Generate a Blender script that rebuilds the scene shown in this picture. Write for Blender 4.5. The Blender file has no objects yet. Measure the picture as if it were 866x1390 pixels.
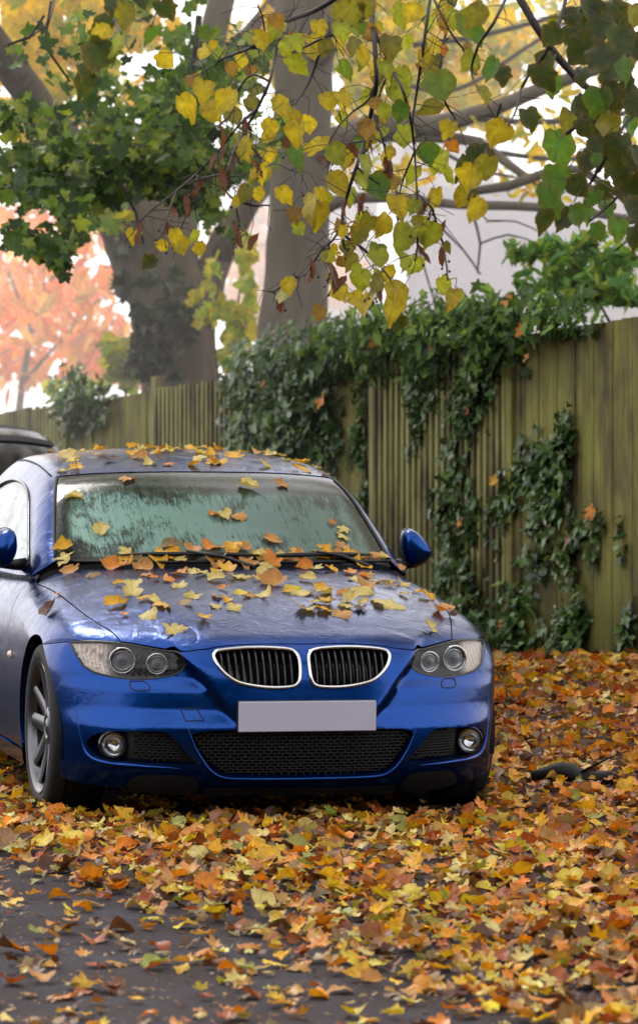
import bpy, bmesh, math, random
import numpy as np
from mathutils import Vector, Matrix
from mathutils.geometry import delaunay_2d_cdt
R=math.radians
rng=np.random.default_rng(7); random.seed(7)
scene=bpy.context.scene; COL=scene.collection
# ------------------------------------------------------------------ object helpers
def tag(o,label=None,cat=None,group=None,kind=None):
    if label: o['label']=label
    if cat: o['category']=cat
    if group: o['group']=group
    if kind: o['kind']=kind
    return o
def empty(name,loc=(0,0,0),rot=(0,0,0),parent=None):
    o=bpy.data.objects.new(name,None); COL.objects.link(o); o.location=loc; o.rotation_euler=rot; o.empty_display_size=.2
    if parent: o.parent=parent
    return o
def link(name,me,mat=None,parent=None):
    o=bpy.data.objects.new(name,me); COL.objects.link(o)
    if mat is not None and not me.materials: me.materials.append(mat)
    if parent: o.parent=parent
    return o
def mesh_np(name,V,Fc,smooth=True):
    """V (n,3); Fc: list of arrays of faces (each array (m,k))"""
    me=bpy.data.meshes.new(name)
    V=np.asarray(V,np.float32); Fc=[np.asarray(f,np.int32) for f in (Fc if isinstance(Fc,list) else [Fc]) if len(f)]
    loops=np.concatenate([f.ravel() for f in Fc]); tot=np.concatenate([np.full(len(f),f.shape[1],np.int32) for f in Fc])
    start=np.concatenate([[0],np.cumsum(tot)[:-1]]).astype(np.int32)
    me.vertices.add(len(V)); me.vertices.foreach_set('co',V.ravel())
    me.loops.add(len(loops)); me.loops.foreach_set('vertex_index',loops)
    me.polygons.add(len(tot)); me.polygons.foreach_set('loop_start',start); me.polygons.foreach_set('loop_total',tot)
    me.update(calc_edges=True)
    me.polygons.foreach_set('use_smooth',np.full(len(tot),smooth)); me.validate()
    return me
class MB:
    """collects shapes into one mesh"""
    def __init__(s): s.v=[];s.f={3:[],4:[]};s.n=0;s.c=[]
    def add(s,V,quads=None,tris=None,col=None):
        V=np.asarray(V,float)
        if quads is not None and len(quads): s.f[4].append(np.asarray(quads)+s.n)
        if tris is not None and len(tris): s.f[3].append(np.asarray(tris)+s.n)
        s.v.append(V); s.n+=len(V); s.c.append(np.tile(np.asarray(col if col is not None else (.5,.5,.5),float),(len(V),1)) if np.ndim(col)<2 else np.asarray(col))
        return s
    def box(s,c,size,M=None,col=None,bev=0.0):
        x,y,z=[k/2 for k in size]; b=min(bev,x*.9,y*.9,z*.9)
        if b<=0:
            V=np.array([[i*x,j*y,k*z] for i in(-1,1) for j in(-1,1) for k in(-1,1)])
            q=[[0,1,3,2],[4,6,7,5],[0,4,5,1],[2,3,7,6],[0,2,6,4],[1,5,7,3]]; t=None
        else:
            pts=[];idx={}
            for i in(-1,1):
                for j in(-1,1):
                    for k in(-1,1):
                        for a in range(3):
                            p=[i*(x-b),j*(y-b),k*(z-b)]; p[a]+=(i,j,k)[a]*b; idx[i,j,k,a]=len(pts); pts.append(p)
            V=np.array(pts);q=[];t=[]
            for a in range(3):
                o=[m for m in range(3) if m!=a]
                for sgn in(-1,1):
                    f=[]
                    for (p1,p2) in((-1,-1),(1,-1),(1,1),(-1,1)):
                        kk=[0,0,0];kk[a]=sgn;kk[o[0]]=p1;kk[o[1]]=p2;f.append(idx[(*kk,a)])
                    q.append(f if (sgn>0)==(a!=1) else f[::-1])
                for s1 in(-1,1):
                    for s2 in(-1,1):
                        e=[]
                        for sg in(-1,1):
                            kk=[0,0,0];kk[a]=sg;kk[o[0]]=s1;kk[o[1]]=s2;e.append((idx[(*kk,o[0])],idx[(*kk,o[1])]))
                        q.append([e[0][0],e[1][0],e[1][1],e[0][1]])
            for i in(-1,1):
                for j in(-1,1):
                    for k in(-1,1): t.append([idx[i,j,k,0],idx[i,j,k,1],idx[i,j,k,2]])
        if M is not None: V=V@np.array(M)[:3,:3].T
        return s.add(V+np.array(c),q,t,col)
    def tube(s,P,r,n=6,closed=False,col=None,cap=True,jit=0):
        P=np.asarray(P,float); m=len(P); r=np.full(m,r,float) if np.ndim(r)==0 else np.asarray(r,float)
        if closed: T=np.roll(P,-1,0)-np.roll(P,1,0)
        else: T=np.gradient(P,axis=0)
        T/=np.linalg.norm(T,axis=1,keepdims=True)+1e-12
        up=np.array([0,0,1.]) if abs(T[0,2])<.9 else np.array([1.,0,0])
        N=np.zeros_like(P); N[0]=np.cross(T[0],up); N[0]/=np.linalg.norm(N[0])
        for i in range(1,m):
            x=N[i-1]-T[i]*N[i-1].dot(T[i]); N[i]=x/(np.linalg.norm(x)+1e-12)
        B=np.cross(T,N); a=np.arange(n)*2*np.pi/n
        rr=r[:,None]*(1+(jit*rng.normal(size=(m,n)) if jit else 0))
        V=(P[:,None]+rr[...,None]*(np.cos(a)[None,:,None]*N[:,None]+np.sin(a)[None,:,None]*B[:,None])).reshape(-1,3)
        i=np.arange(m if closed else m-1)[:,None]; j=np.arange(n)[None]
        i2=(i+1)%m; j2=(j+1)%n
        q=np.stack([i*n+j,i*n+j2,i2*n+j2,i2*n+j],-1).reshape(-1,4)
        t=None
        if cap and not closed:
            V=np.vstack([V,P[0],P[-1]]); k=m*n; jj=np.arange(n)
            t=np.vstack([np.stack([np.full(n,k),(jj+1)%n,jj],1),np.stack([np.full(n,k+1),(m-1)*n+jj,(m-1)*n+(jj+1)%n],1)])
        return s.add(V,q,t,col)
    def lathe(s,prof,axis='x',n=48,c=(0,0,0),col=None,closed=False):
        """prof: (offset along axis, radius)"""
        p=np.asarray(prof,float);m=len(p);a=np.arange(n)*2*np.pi/n
        A=np.repeat(p[:,0],n);y=(p[:,1][:,None]*np.cos(a)).ravel();z=(p[:,1][:,None]*np.sin(a)).ravel()
        V={'x':np.stack([A,y,z],1),'y':np.stack([y,A,z],1),'z':np.stack([y,z,A],1)}[axis]+np.array(c)
        i=np.arange(m-1)[:,None];j=np.arange(n)[None]
        q=np.stack([i*n+j,i*n+(j+1)%n,(i+1)*n+(j+1)%n,(i+1)*n+j],-1).reshape(-1,4)
        return s.add(V,q,None,col)
    def build(s,name,mat=None,parent=None,smooth=True,colattr=False,fix=False,auto=None):
        me=mesh_np(name,np.vstack(s.v),[np.vstack(x) for x in s.f.values() if x],smooth)
        if colattr:
            a=me.color_attributes.new('col','FLOAT_COLOR','POINT'); c=np.vstack(s.c); a.data.foreach_set('color',np.c_[c,np.ones(len(c))].astype(np.float32).ravel())
        if fix:
            bm=bmesh.new();bm.from_mesh(me);bmesh.ops.recalc_face_normals(bm,faces=bm.faces);bm.to_mesh(me);bm.free()
        if auto is not None:
            me.set_sharp_from_angle(angle=R(auto))
        return link(name,me,mat,parent)
# ------------------------------------------------------------------ materials
class NT:
    def __init__(s,name):
        s.m=bpy.data.materials.new(name); s.m.use_nodes=True; s.t=s.m.node_tree; s.t.nodes.clear()
        s.out=s.n('ShaderNodeOutputMaterial')
    def n(s,typ,ins=None,**kw):
        d=s.t.nodes.new(typ)
        for k,v in kw.items(): setattr(d,k,v)
        for k,v in (ins or {}).items(): s.set(d.inputs[k],v)
        return d
    def set(s,sock,v):
        if hasattr(v,'bl_idname') and hasattr(v,'outputs'): v=v.outputs[0]
        if isinstance(v,bpy.types.NodeSocket): s.t.links.new(v,sock)
        elif isinstance(v,(tuple,list)) and sock.type=='RGBA' and len(v)==3: sock.default_value=(*v,1)
        else: sock.default_value=v
    def noise(s,scale,detail=4,rough=.5,vec=None,dist=0.):
        i={'Scale':scale,'Detail':detail,'Roughness':rough,'Distortion':dist}
        if vec is not None: i['Vector']=vec
        return s.n('ShaderNodeTexNoise',i)
    def ramp(s,fac,stops,interp='LINEAR'):
        d=s.n('ShaderNodeValToRGB',{'Fac':fac}); cr=d.color_ramp; cr.interpolation=interp
        while len(cr.elements)<len(stops): cr.elements.new(.5)
        for e,(p,c) in zip(cr.elements,stops): e.position=p; e.color=(*c,1) if len(c)==3 else c
        return d
    def mix(s,fac,a,b,typ='MIX'):
        d=s.n('ShaderNodeMix',data_type='RGBA',blend_type=typ)
        for k,v in ((0,fac),(6,a),(7,b)): s.set(d.inputs[k],v)
        return d.outputs[2]
    def math(s,op,a,b=0.,c=None):
        d=s.n('ShaderNodeMath',operation=op); s.set(d.inputs[0],a); s.set(d.inputs[1],b)
        if c is not None: s.set(d.inputs[2],c)
        return d.outputs[0]
    def coord(s,kind='Object',scale=(1,1,1)):
        c=s.n('ShaderNodeTexCoord').outputs[kind]
        return s.n('ShaderNodeMapping',{'Vector':c,'Scale':scale}).outputs[0]
    def bump(s,h,strength=.3,dist=.01,normal=None):
        i={'Height':h,'Strength':strength,'Distance':dist}
        if normal is not None: i['Normal']=normal
        return s.n('ShaderNodeBump',i).outputs[0]
    def pbr(s,**k):
        names={'col':'Base Color','rough':'Roughness','metal':'Metallic','normal':'Normal','coat':'Coat Weight','coatr':'Coat Roughness','coatn':'Coat Normal','spec':'Specular IOR Level','sss':'Subsurface Weight','em':'Emission Color','ems':'Emission Strength','trans':'Transmission Weight','alpha':'Alpha','ior':'IOR','sheen':'Sheen Weight'}
        return s.n('ShaderNodeBsdfPrincipled',{names[a]:b for a,b in k.items()})
    def done(s,sh):
        s.set(s.out.inputs['Surface'],sh); return s.m
def plain(name,col,rough=.5,metal=0.,nscale=30,namt=.25,bump=0.,**k):
    t=NT(name); nz=t.noise(nscale,5,.6,t.coord('Object'))
    lo=tuple(c*(1-namt) for c in col); hi=tuple(min(1,c*(1+namt)) for c in col)
    c=t.ramp(nz,[(.3,lo),(.7,hi)])
    rr=t.math('MULTIPLY_ADD',nz,.25*rough,rough*.87)
    kw=dict(col=c,rough=rr,metal=metal,**k)
    if bump: kw['normal']=t.bump(nz,bump,.01)
    return t.done(t.pbr(**kw))
# ------------------------------------------------------------------ camera geometry (real positions from picture measurements)
FPX,HOR,CAMZ=5180.,562.,1.52
def at(px,py,Z):
    """a point Z metres in front of the camera"""
    return np.array([(px-433.)/FPX*Z, Z, CAMZ-(py-HOR)/FPX*Z])
def interp(x, pts):
    """smooth (monotone-ish cubic, C1) interpolation through pts"""
    xs=np.array([p[0] for p in pts],float); ys=np.array([p[1] for p in pts],float)
    d=np.diff(ys)/np.diff(xs); m=np.zeros_like(ys); m[1:-1]=(d[:-1]*np.diff(xs)[1:]+d[1:]*np.diff(xs)[:-1])/(xs[2:]-xs[:-2]); m[0]=d[0]; m[-1]=d[-1]
    x=np.asarray(x,float); xc=np.clip(x,xs[0],xs[-1]); i=np.clip(np.searchsorted(xs,xc)-1,0,len(xs)-2)
    hh=xs[i+1]-xs[i]; t=(xc-xs[i])/hh; t2=t*t; t3=t2*t
    r=(2*t3-3*t2+1)*ys[i]+(t3-2*t2+t)*hh*m[i]+(-2*t3+3*t2)*ys[i+1]+(t3-t2)*hh*m[i+1]
    return r+np.where(x<xs[0],(x-xs[0])*m[0],0)+np.where(x>xs[-1],(x-xs[-1])*m[-1],0)
def sstep(x,a,b):
    t=np.clip((x-a)/(b-a),0,1); return t*t*(3-2*t)
def sig(x): return 1/(1+np.exp(-np.clip(x,-40,40)))
def softplus(x,k): return k*np.logaddexp(0,x/k)
def smax(a,b,k):
    h=np.clip(.5+.5*(a-b)/k,0,1); return b*(1-h)+a*h+k*h*(1-h)
def smin(a,b,k): return -smax(-a,-b,k)
TC=[(0,.600),(.05,.648),(.10,.678),(.25,.732),(.5,.800),(.8,.858),(1.2,.915),(1.5,.94),(2.0,.945),(3.2,.95),(3.7,.985),(4.2,.995),(4.5,.985),(4.7,.97)]
INF=[(.08,.11),(.12,.075),(.16,.040),(.20,.018),(.27,.004),(.35,.0),(.44,.004),(.50,.012),(.56,.022),(.62,.040),(.68,.075),(.74,.13)]
INS=[(.10,.040),(.16,.022),(.20,.014),(.28,.006),(.36,.002),(.46,.0),(.58,.003),(.68,.012),(.76,.030),(.82,.055),(.88,.092),(.96,.15)]
def top(u,v):
    u=np.abs(u); r=.30+.27*np.clip(v,-.2,1.6)/1.3
    fr=1-sstep(v,1.5,2.2)
    return interp(v,TC)-.06*u*u-.13*softplus(u-r,.025)*fr-(1-fr)*.05*u*u
def plan(u,v,w):
    u=np.abs(u)
    a=.868+.018*(np.exp(-((v-.77)/.42)**2)+np.exp(-((v-3.53)/.45)**2))
    vv=np.maximum(0,.62-v)/.62+np.maximum(0,v-3.98)/.6
    return ((u/a)**2.8+vv**2+1e-9)**(1/2.4)-1, vv
def side(u,v,w):
    e=1e-4
    g,vv=plan(u,v,w); gu=(plan(np.abs(u)+e,v,w)[0]-g)/e; gv=(plan(u,v+e,w)[0]-plan(u,v-e,w)[0])/(2*e)
    d=g/np.sqrt(gu*gu+gv*gv+1e-6)
    n=sstep(vv,.25,.85)
    front=sstep(-v,-1.5,-1.0)
    ins=interp(w,INF)*n+interp(w,INS)*(1-n)
    U=np.abs(u)
    # corner taper at the bottom of the bumper
    ins=ins+front*.006*n*(1-n)*4*(1-sstep(w,.14,.34))
    # central nose bulge, side flats and the shoulder under the lamps
    B=.30+.80*(w-.444)
    sidearea=sig((U-B)/.007)*sstep(w,.36,.44)
    ins=ins+front*n*(.026*sidearea+.030*sidearea*sstep(w,.497,.548))
    return d+ins
def Fb(u,v,w):
    t=top(u,v); e=1e-3
    tv=(top(u,v+e)-t)/e
    ft=(w-t)/np.sqrt(1+tv*tv)
    n=sstep(np.maximum(0,.62-v)/.62+np.maximum(0,v-3.98)/.6,.3,.9)
    return smax(ft,side(u,v,w),.13-.07*n)
# greenhouse
RT=[(1.5,1.19),(1.9,1.292),(2.15,1.336),(2.5,1.366),(2.8,1.372),(3.2,1.345),(3.6,1.27),(4.0,1.13)]
def Fg(u,v,w):
    U=np.abs(u)
    roof=w-(interp(v,RT)-.075*(U/.6)**2.5*.62)
    # windscreen plane: through (0,1.20,.925)..(0,1.86,1.298), bowed
    vs=1.185+.42*U**2.0
    ws=((w-.925)-(v-vs)*.60)/math.sqrt(1+.36)
    rs=((w-.985)-(3.98-.20*U**2-v)*.50)/math.sqrt(1+.25)
    sd=(U-(.79-.40*(w-.90)-.08*np.maximum(w-1.15,0)-.03*((v-2.4)/1.0)**2))*.92
    g=smax(ws,smax(rs,roof,.12),.05)
    return smax(g,sd,.07)
def cast(F,O,Dn,t0,t1,n=40,it=30):
    """first F<0 along O+t*D going from t0 (outside) to t1 (inside); vectorised"""
    O=np.asarray(O,float);Dn=np.asarray(Dn,float)
    f=lambda t:F(*(O+Dn*t[:,None]).T)
    N=len(O);lo=np.full(N,t0,float);hi=np.full(N,t1,float);done=np.zeros(N,bool);prev=np.full(N,t0,float)
    for k in range(1,n+1):
        t=np.full(N,t0+(t1-t0)*k/n);ins=(f(t)<0)&~done
        lo[ins]=prev[ins];hi[ins]=t[ins];done|=ins;prev=np.where(done,prev,t)
    for _ in range(it):
        m=.5*(lo+hi);i=f(m)<0;hi=np.where(i,m,hi);lo=np.where(i,lo,m)
    return O+Dn*(.5*(lo+hi))[:,None],done
def grad(F,P,e=1.5e-3):
    u,v,w=P.T
    g=np.stack([F(u+e,v,w)-F(u-e,v,w),F(u,v+e,w)-F(u,v-e,w),F(u,v,w+e)-F(u,v,w-e)],1)
    return g/np.linalg.norm(g,axis=1,keepdims=True)
# ================================================================== car
def catmull(pts,step=.012,closed=False):
    P=np.asarray(pts,float); n=len(P); out=[]
    segs=n if closed else n-1
    for i in range(segs):
        p1,p2=P[i],P[(i+1)%n]
        p0=P[(i-1)%n] if closed or i>0 else 2*p1-p2
        p3=P[(i+2)%n] if closed or i<n-2 else 2*p2-p1
        k=max(1,int(np.linalg.norm(p2-p1)/step)); t=(np.arange(k)/k)[:,None]
        l1=np.linalg.norm(p1-p0)+1e-9;l2=np.linalg.norm(p2-p1)+1e-9;l3=np.linalg.norm(p3-p2)+1e-9
        m1=(p2-p0)/(l1+l2)*l2; m2=(p3-p1)/(l2+l3)*l2
        out.append((2*t**3-3*t**2+1)*p1+(t**3-2*t**2+t)*m1+(-2*t**3+3*t**2)*p2+(t**3-t**2)*m2)
    if not closed: out.append(P[-1:])
    return np.vstack(out)
def loop(*segs):
    """closed outline from smooth segments that meet in corners"""
    o=[]
    for s in segs: o.append(catmull(s)[:-1])
    return np.vstack(o)
RF=.8
def front_cast(U,W):
    U=np.asarray(U,float);W=np.asarray(W,float)
    P,ok=cast(Fb,np.stack([U,np.full_like(U,-.3),W],1),np.tile([0,1.,0],(len(U),1)),0,1.3)
    return P
def front_dom(uw):
    """(u,w) as seen from straight ahead -> (angle*R, w)"""
    uw=np.asarray(uw,float); P=front_cast(uw[:,0],uw[:,1])
    return np.stack([np.arctan2(P[:,0],.75-P[:,1])*RF,P[:,2]],1)
def pdom(P):
    P=np.asarray(P,float); return np.stack([np.arctan2(P[:,0],.75-P[:,1])*RF,P[:,2]],1)
def rays(mode,d):
    d=np.asarray(d,float);z=np.zeros(len(d))
    if mode=='front':
        a=d[:,0]/RF; D=np.stack([np.sin(a),-np.cos(a),z],1); O=np.stack([z,z+.75,d[:,1]],1); return Fb,O+D*1.25,-D,0,1.2
    if mode=='rear':
        a=d[:,0]/RF; D=np.stack([np.sin(a),np.cos(a),z],1); O=np.stack([z,z+3.83,d[:,1]],1); return Fb,O+D*1.25,-D,0,1.2
    if mode=='top':
        return Fb,np.stack([d[:,0],d[:,1],z+1.3],1),np.tile([0,0,-1.],(len(d),1)),0,.9
    if mode=='side':
        a=d[:,1]/.4; D=np.stack([np.cos(a),z,np.sin(a)],1); O=np.stack([z+.45,d[:,0],z+.45],1); return Fb,O+D*.8,-D,0,.75
    if mode=='gh':
        a=d[:,1]/.7; D=np.stack([np.cos(a),z,np.sin(a)],1); O=np.stack([z,d[:,0],z+.7],1); return Fg,O+D*1.2,-D,0,1.15
def inside(poly,p):
    x,y=p.T; r=np.zeros(len(p),bool); a=poly; b=np.roll(poly,-1,0)
    for (x1,y1),(x2,y2) in zip(a,b):
        if y1==y2: continue
        r^=((y1>y)!=(y2>y))&(x<(x2-x1)*(y-y1)/(y2-y1)+x1)
    return r
def area(p): x,y=p.T; return .5*np.sum(x*np.roll(y,-1)-np.roll(x,-1)*y)
def offset(p,d):
    """move an outline inward by d"""
    if area(p)<0: p=p[::-1]
    t=np.roll(p,-1,0)-np.roll(p,1,0); t/=np.linalg.norm(t,axis=1,keepdims=True)+1e-12
    return p+np.stack([-t[:,1],t[:,0]],1)*d
def resample(p,step):
    e=np.roll(p,-1,0)-p; L=np.linalg.norm(e,axis=1); keep=[0];acc=0
    for i in range(1,len(p)):
        acc+=L[i-1]
        if acc>=step*.45: keep.append(i);acc=0
    return p[keep]
def triangulate(outer,holes,sp):
    loops=[outer]+list(holes); pts=np.vstack(loops); ed=[];k=0
    for l in loops:
        n=len(l); ed+=[(k+i,k+(i+1)%n) for i in range(n)]; k+=n
    lo,hi=outer.min(0),outer.max(0)
    gx=np.arange(lo[0],hi[0],sp);gy=np.arange(lo[1],hi[1],sp*.866)
    X,Y=np.meshgrid(gx,gy);X=X+(np.arange(len(gy))%2)[:,None]*sp*.5
    g=np.stack([X.ravel(),Y.ravel()],1); ok=inside(outer,g)
    for h in holes: ok&=~inside(h,g)
    g=g[ok]
    d=np.full(len(g),9.)
    for i in range(0,len(pts),400): d=np.minimum(d,np.sqrt(((g[:,None]-pts[None,i:i+400])**2).sum(-1)).min(1))
    g=g[d>sp*.5]
    allp=np.vstack([pts,g])
    v,e,f,ov,oe,of=delaunay_2d_cdt([Vector(p) for p in allp],ed,[],0,1e-6,True)
    v=np.array([tuple(p) for p in v]); f=np.array([t for t in f if len(t)==3])
    c=v[f].mean(1); ok=inside(outer,c)
    for h in holes: ok&=~inside(h,c)
    f=f[ok]
    # boundary loops in terms of output verts
    m=[-1]*len(allp)
    for i,o in enumerate(ov):
        for q in o: m[q]=i
    bl=[];k=0
    for l in loops: bl.append([m[k+i] for i in range(len(l))]);k+=len(l)
    return v,f,bl
def surf(mode,dom):
    F,O,D,a,b=rays(mode,dom); P,ok=cast(F,O,D,a,b,n=60,it=24); return P,grad(F,P)
def panel(name,mode,outer,holes=(),sp=.02,gap=.002,depth=.014,hdepth=.05,mat=None,parent=None,push=0.,mirror=False,pushf=None,skirt=True,attr=None):
    outer=resample(offset(np.asarray(outer,float),gap),.012); holes=[resample(offset(np.asarray(h,float),-.0005),.01) for h in holes]
    v,f,bl=triangulate(outer,holes,sp); P,N=surf(mode,v)
    if pushf is not None: P=P+N*pushf(P,v,outer)[:,None]
    P=P+N*push
    fn=np.cross(P[f[:,1]]-P[f[:,0]],P[f[:,2]]-P[f[:,0]]); flip=(fn*N[f[:,0]]).sum(1)<0
    f[flip]=f[flip][:,::-1]
    V=[P];FF3=[f];FF4=[];NN=[N];n=len(P)
    if skirt:
        for li,l in enumerate(bl):
            dd=depth if li==0 else hdepth; l=np.array(l); m=len(l); rd=N[l]*.0015
            a=P[l]; b=P[l]-N[l]*dd
            V+=[a,b]; i=np.arange(m); i2=(i+1)%m
            q=np.stack([n+i,n+i2,n+m+i2,n+m+i],1)
            # orientation: outward from the panel
            c=v[l].mean(0); t=P[l[i2]]-a; sn=np.cross(t,-N[l])
            FF4.append(q); s_=np.sign(area(v[l]))*(1 if li==0 else -1)
            e=np.linalg.norm(sn,axis=1,keepdims=True)+1e-9; NN+=[sn/e,sn/e]; n+=2*m
    V=np.vstack(V);NN=np.vstack(NN)
    for mi in ((1,-1) if mirror else (1,)):
        VV=V.copy();N2=NN.copy();t3=f.copy();q4=[x.copy() for x in FF4]
        if mi<0: VV[:,0]*=-1;N2[:,0]*=-1;t3=t3[:,::-1];q4=[x[:,::-1] for x in q4]
        me=mesh_np(name,VV,[t3]+([np.vstack(q4)] if q4 else []))
        if attr is not None:
            a=me.color_attributes.new('col','FLOAT_COLOR','POINT');c=attr(VV);a.data.foreach_set('color',np.c_[c,c,c,np.ones(len(c))].astype(np.float32).ravel())
        nn=np.empty(len(me.loops),np.int32); me.loops.foreach_get('vertex_index',nn)
        if len(me.vertices)==len(N2): me.normals_split_custom_set_from_vertices(N2.tolist())
        o=link(name,me,mat,parent)
    return o
def sweep_on(name,pts3,r,mat,parent,closed=False,flat=None,mirror=False,n=8):
    out=None
    for s in ((1,-1) if mirror else (1,)):
        mb=MB(); P=np.array(pts3)*[s,1,1]; mb.tube(P,r,n,closed); out=mb.build(name,mat,parent,fix=True)
    return out

# ---- car materials
def paint():
    t=NT('blue_metallic_paint'); o=t.coord('Object')
    fl=t.noise(900,2,.5,o); dr=t.n('ShaderNodeTexVoronoi',{'Vector':o,'Scale':95.}); 
    msk=t.noise(14,3,.6,o)
    drop=t.math('MULTIPLY',t.math('LESS_THAN',dr.outputs['Distance'],.33),t.math('GREATER_THAN',msk.outputs[0],.47))
    hgt=t.math('MULTIPLY',t.math('SUBTRACT',.33,dr.outputs['Distance']),drop)
    flow=t.noise(1,6,.66,t.coord('Object',(34,30,34)),.8)
    big=t.noise(5,3,.6,o)
    film=t.math('MULTIPLY',t.math('GREATER_THAN',flow,.5),.5)
    wet=t.math('ADD',t.math('MULTIPLY',hgt,1.0),t.math('MULTIPLY',t.math('MULTIPLY',flow.outputs[0],t.math('MULTIPLY_ADD',t.ramp(t.noise(7,4,.6,o,.8),[(.47,(0,)*3),(.60,(1,)*3)]),1.1,.35)),.9))
    up=t.math('MAXIMUM',t.n('ShaderNodeSeparateXYZ',{0:t.n('ShaderNodeNewGeometry').outputs['Normal']}).outputs[2],.0); cn=t.bump(wet,t.math('MULTIPLY_ADD',up,.32,.08),.006)
    cn2=t.bump(big,.12,.02,cn)
    col=t.mix(t.math('MULTIPLY',fl.outputs[0],1.),(.0008,.031,.18),(.0025,.070,.36))
    geo=t.n('ShaderNodeLayerWeight',{'Blend':.35}).outputs['Facing']
    col=t.mix(geo,col,(.003,.018,.11))
    rough=t.ramp(flow,[(.42,(.02,)*3),(.66,(.10,)*3)])
    return t.done(t.pbr(col=col,metal=.9,rough=.25,coat=.40,coatr=rough,coatn=cn2,normal=cn2,spec=.12))
def foggy(name,green):
    """wet, steamed-up glass: pale condensation broken by dark drips"""
    t=NT(name); o=t.coord('Object')
    drips=t.noise(1,5,.7,t.coord('Object',(75,7,11)),1.1)
    patch=t.noise(3.2,4,.6,o,.4); fine=t.noise(60,3,.6,o)
    m=t.math('ADD',t.math('MULTIPLY',patch.outputs[0],.75),t.math('MULTIPLY',drips.outputs[0],.5))
    m=t.math('ADD',m,t.math('MULTIPLY',fine.outputs[0],.12))
    f=t.ramp(m,[(.58,(0,)*3),(.72,(1,)*3)])
    edge=t.n('ShaderNodeAttribute',attribute_name='col').outputs['Color']
    zz=t.n('ShaderNodeSeparateXYZ',{0:o}).outputs[2]; band=t.ramp(zz,[(1.185,(1,)*3),(1.215,(.12,)*3)]) if False else t.math('SUBTRACT',1.,t.math('MULTIPLY',t.n('ShaderNodeMapRange',{0:zz,1:1.185,2:1.215}),.85))
    f=t.math('MULTIPLY',t.math('MULTIPLY',f,edge),band)
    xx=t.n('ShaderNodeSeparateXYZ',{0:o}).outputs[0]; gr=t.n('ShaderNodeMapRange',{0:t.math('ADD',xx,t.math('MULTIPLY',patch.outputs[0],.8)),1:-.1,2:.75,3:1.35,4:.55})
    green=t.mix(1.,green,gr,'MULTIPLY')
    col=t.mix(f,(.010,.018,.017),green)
    sm=t.noise(8,5,.6,t.coord('Object',(4,1.5,3)),1.2)
    bn=t.bump(t.math('ADD',t.math('MULTIPLY',drips.outputs[0],.6),t.math('MULTIPLY',fine.outputs[0],.4)),.22,.004)
    al=t.ramp(f,[(0,(.80,)*3),(1,(.97,)*3)])
    return t.done(t.pbr(col=col,rough=t.ramp(f,[(0,(.06,)*3),(1,(.22,)*3)]),normal=bn,coat=.35,coatr=.02,coatn=bn,spec=.5,alpha=al))
M_paint=paint()
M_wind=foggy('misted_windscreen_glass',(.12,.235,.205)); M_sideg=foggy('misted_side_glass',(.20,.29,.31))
M_black=plain('black_plastic',(.012,.012,.014),.45); M_gloss=plain('gloss_black',(.008,.008,.01),.12)
M_seam=plain('seal_rubber',(.006,.006,.008),.6); M_chrome=plain('chrome',(.72,.73,.76),.12,1.,nscale=8,namt=.08)
M_alu=plain('alloy_metal',(.15,.148,.165),.28,.85,nscale=12,namt=.15); M_tyre=plain('tyre_rubber',(.018,.018,.019),.75,nscale=60,bump=.2)
M_disc=plain('disc_steel',(.25,.24,.23),.35,.9); M_plate=plain('blank_plate',(.52,.51,.66),.40,nscale=3,namt=.03)
M_cloth=plain('dark_upholstery',(.03,.03,.033),.8); M_red=plain('red_lamp_plastic',(.25,.008,.01),.15); M_amber=plain('clear_amber_plastic',(.62,.50,.42),.2)
M_mirror=plain('mirror_glass',(.75,.78,.8),.03,1.,namt=.02)
def lensmat():
    t=NT('clear_lamp_cover'); fr=t.n('ShaderNodeFresnel',{'IOR':1.45}); o=t.coord('Object')
    nz=t.noise(40,2,.5,o); b=t.bump(nz,.05,.004)
    g=t.n('ShaderNodeBsdfGlossy',{'Color':(1,1,1,1),'Roughness':.04,'Normal':b}); tr=t.n('ShaderNodeBsdfTransparent',{'Color':(.93,.95,.97,1)})
    return t.done(t.n('ShaderNodeMixShader',{0:t.math('ADD',t.math('MULTIPLY',fr,.42),.012),1:tr,2:g}))
M_lens=lensmat()
def housing():
    t=NT('lamp_housing'); x=t.n('ShaderNodeSeparateXYZ',{0:t.n('ShaderNodeTexCoord').outputs['Object']})
    a=t.math('ABSOLUTE',x.outputs[0]); f=t.ramp(a,[(.655,(0,)*3),(.70,(1,)*3)])
    lines=t.n('ShaderNodeTexWave',{'Vector':t.coord('Object'),'Scale':22.,'Distortion':.4},bands_direction='X')
    c=t.mix(f,(.06,.06,.065),t.mix(lines,(.92,.84,.78),(.80,.60,.48)))  # warm pale outer end paints in orange leaves reflected by the chrome
    return t.done(t.pbr(col=c,rough=.3,normal=t.bump(lines,.15,.01)))
M_house=housing()
M_reflector=plain('lamp_reflector',(.90,.90,.93),.14,.45,nscale=20,namt=.15)
def ballglass():
    t=NT('projector_lens'); lw=t.n('ShaderNodeLayerWeight',{'Blend':.5}).outputs['Facing']
    c=t.mix(lw,(.03,.035,.045),(.42,.46,.55)); return t.done(t.pbr(col=c,rough=.03,coat=1.,spec=1.))
M_ball=ballglass()

CAR=empty('parked_car',(-.05,14.0,-.002),(0,R(.5),R(14)))
tag(CAR,'metallic blue coupe strewn with yellow leaves, its windscreen misted over','car')

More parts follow.
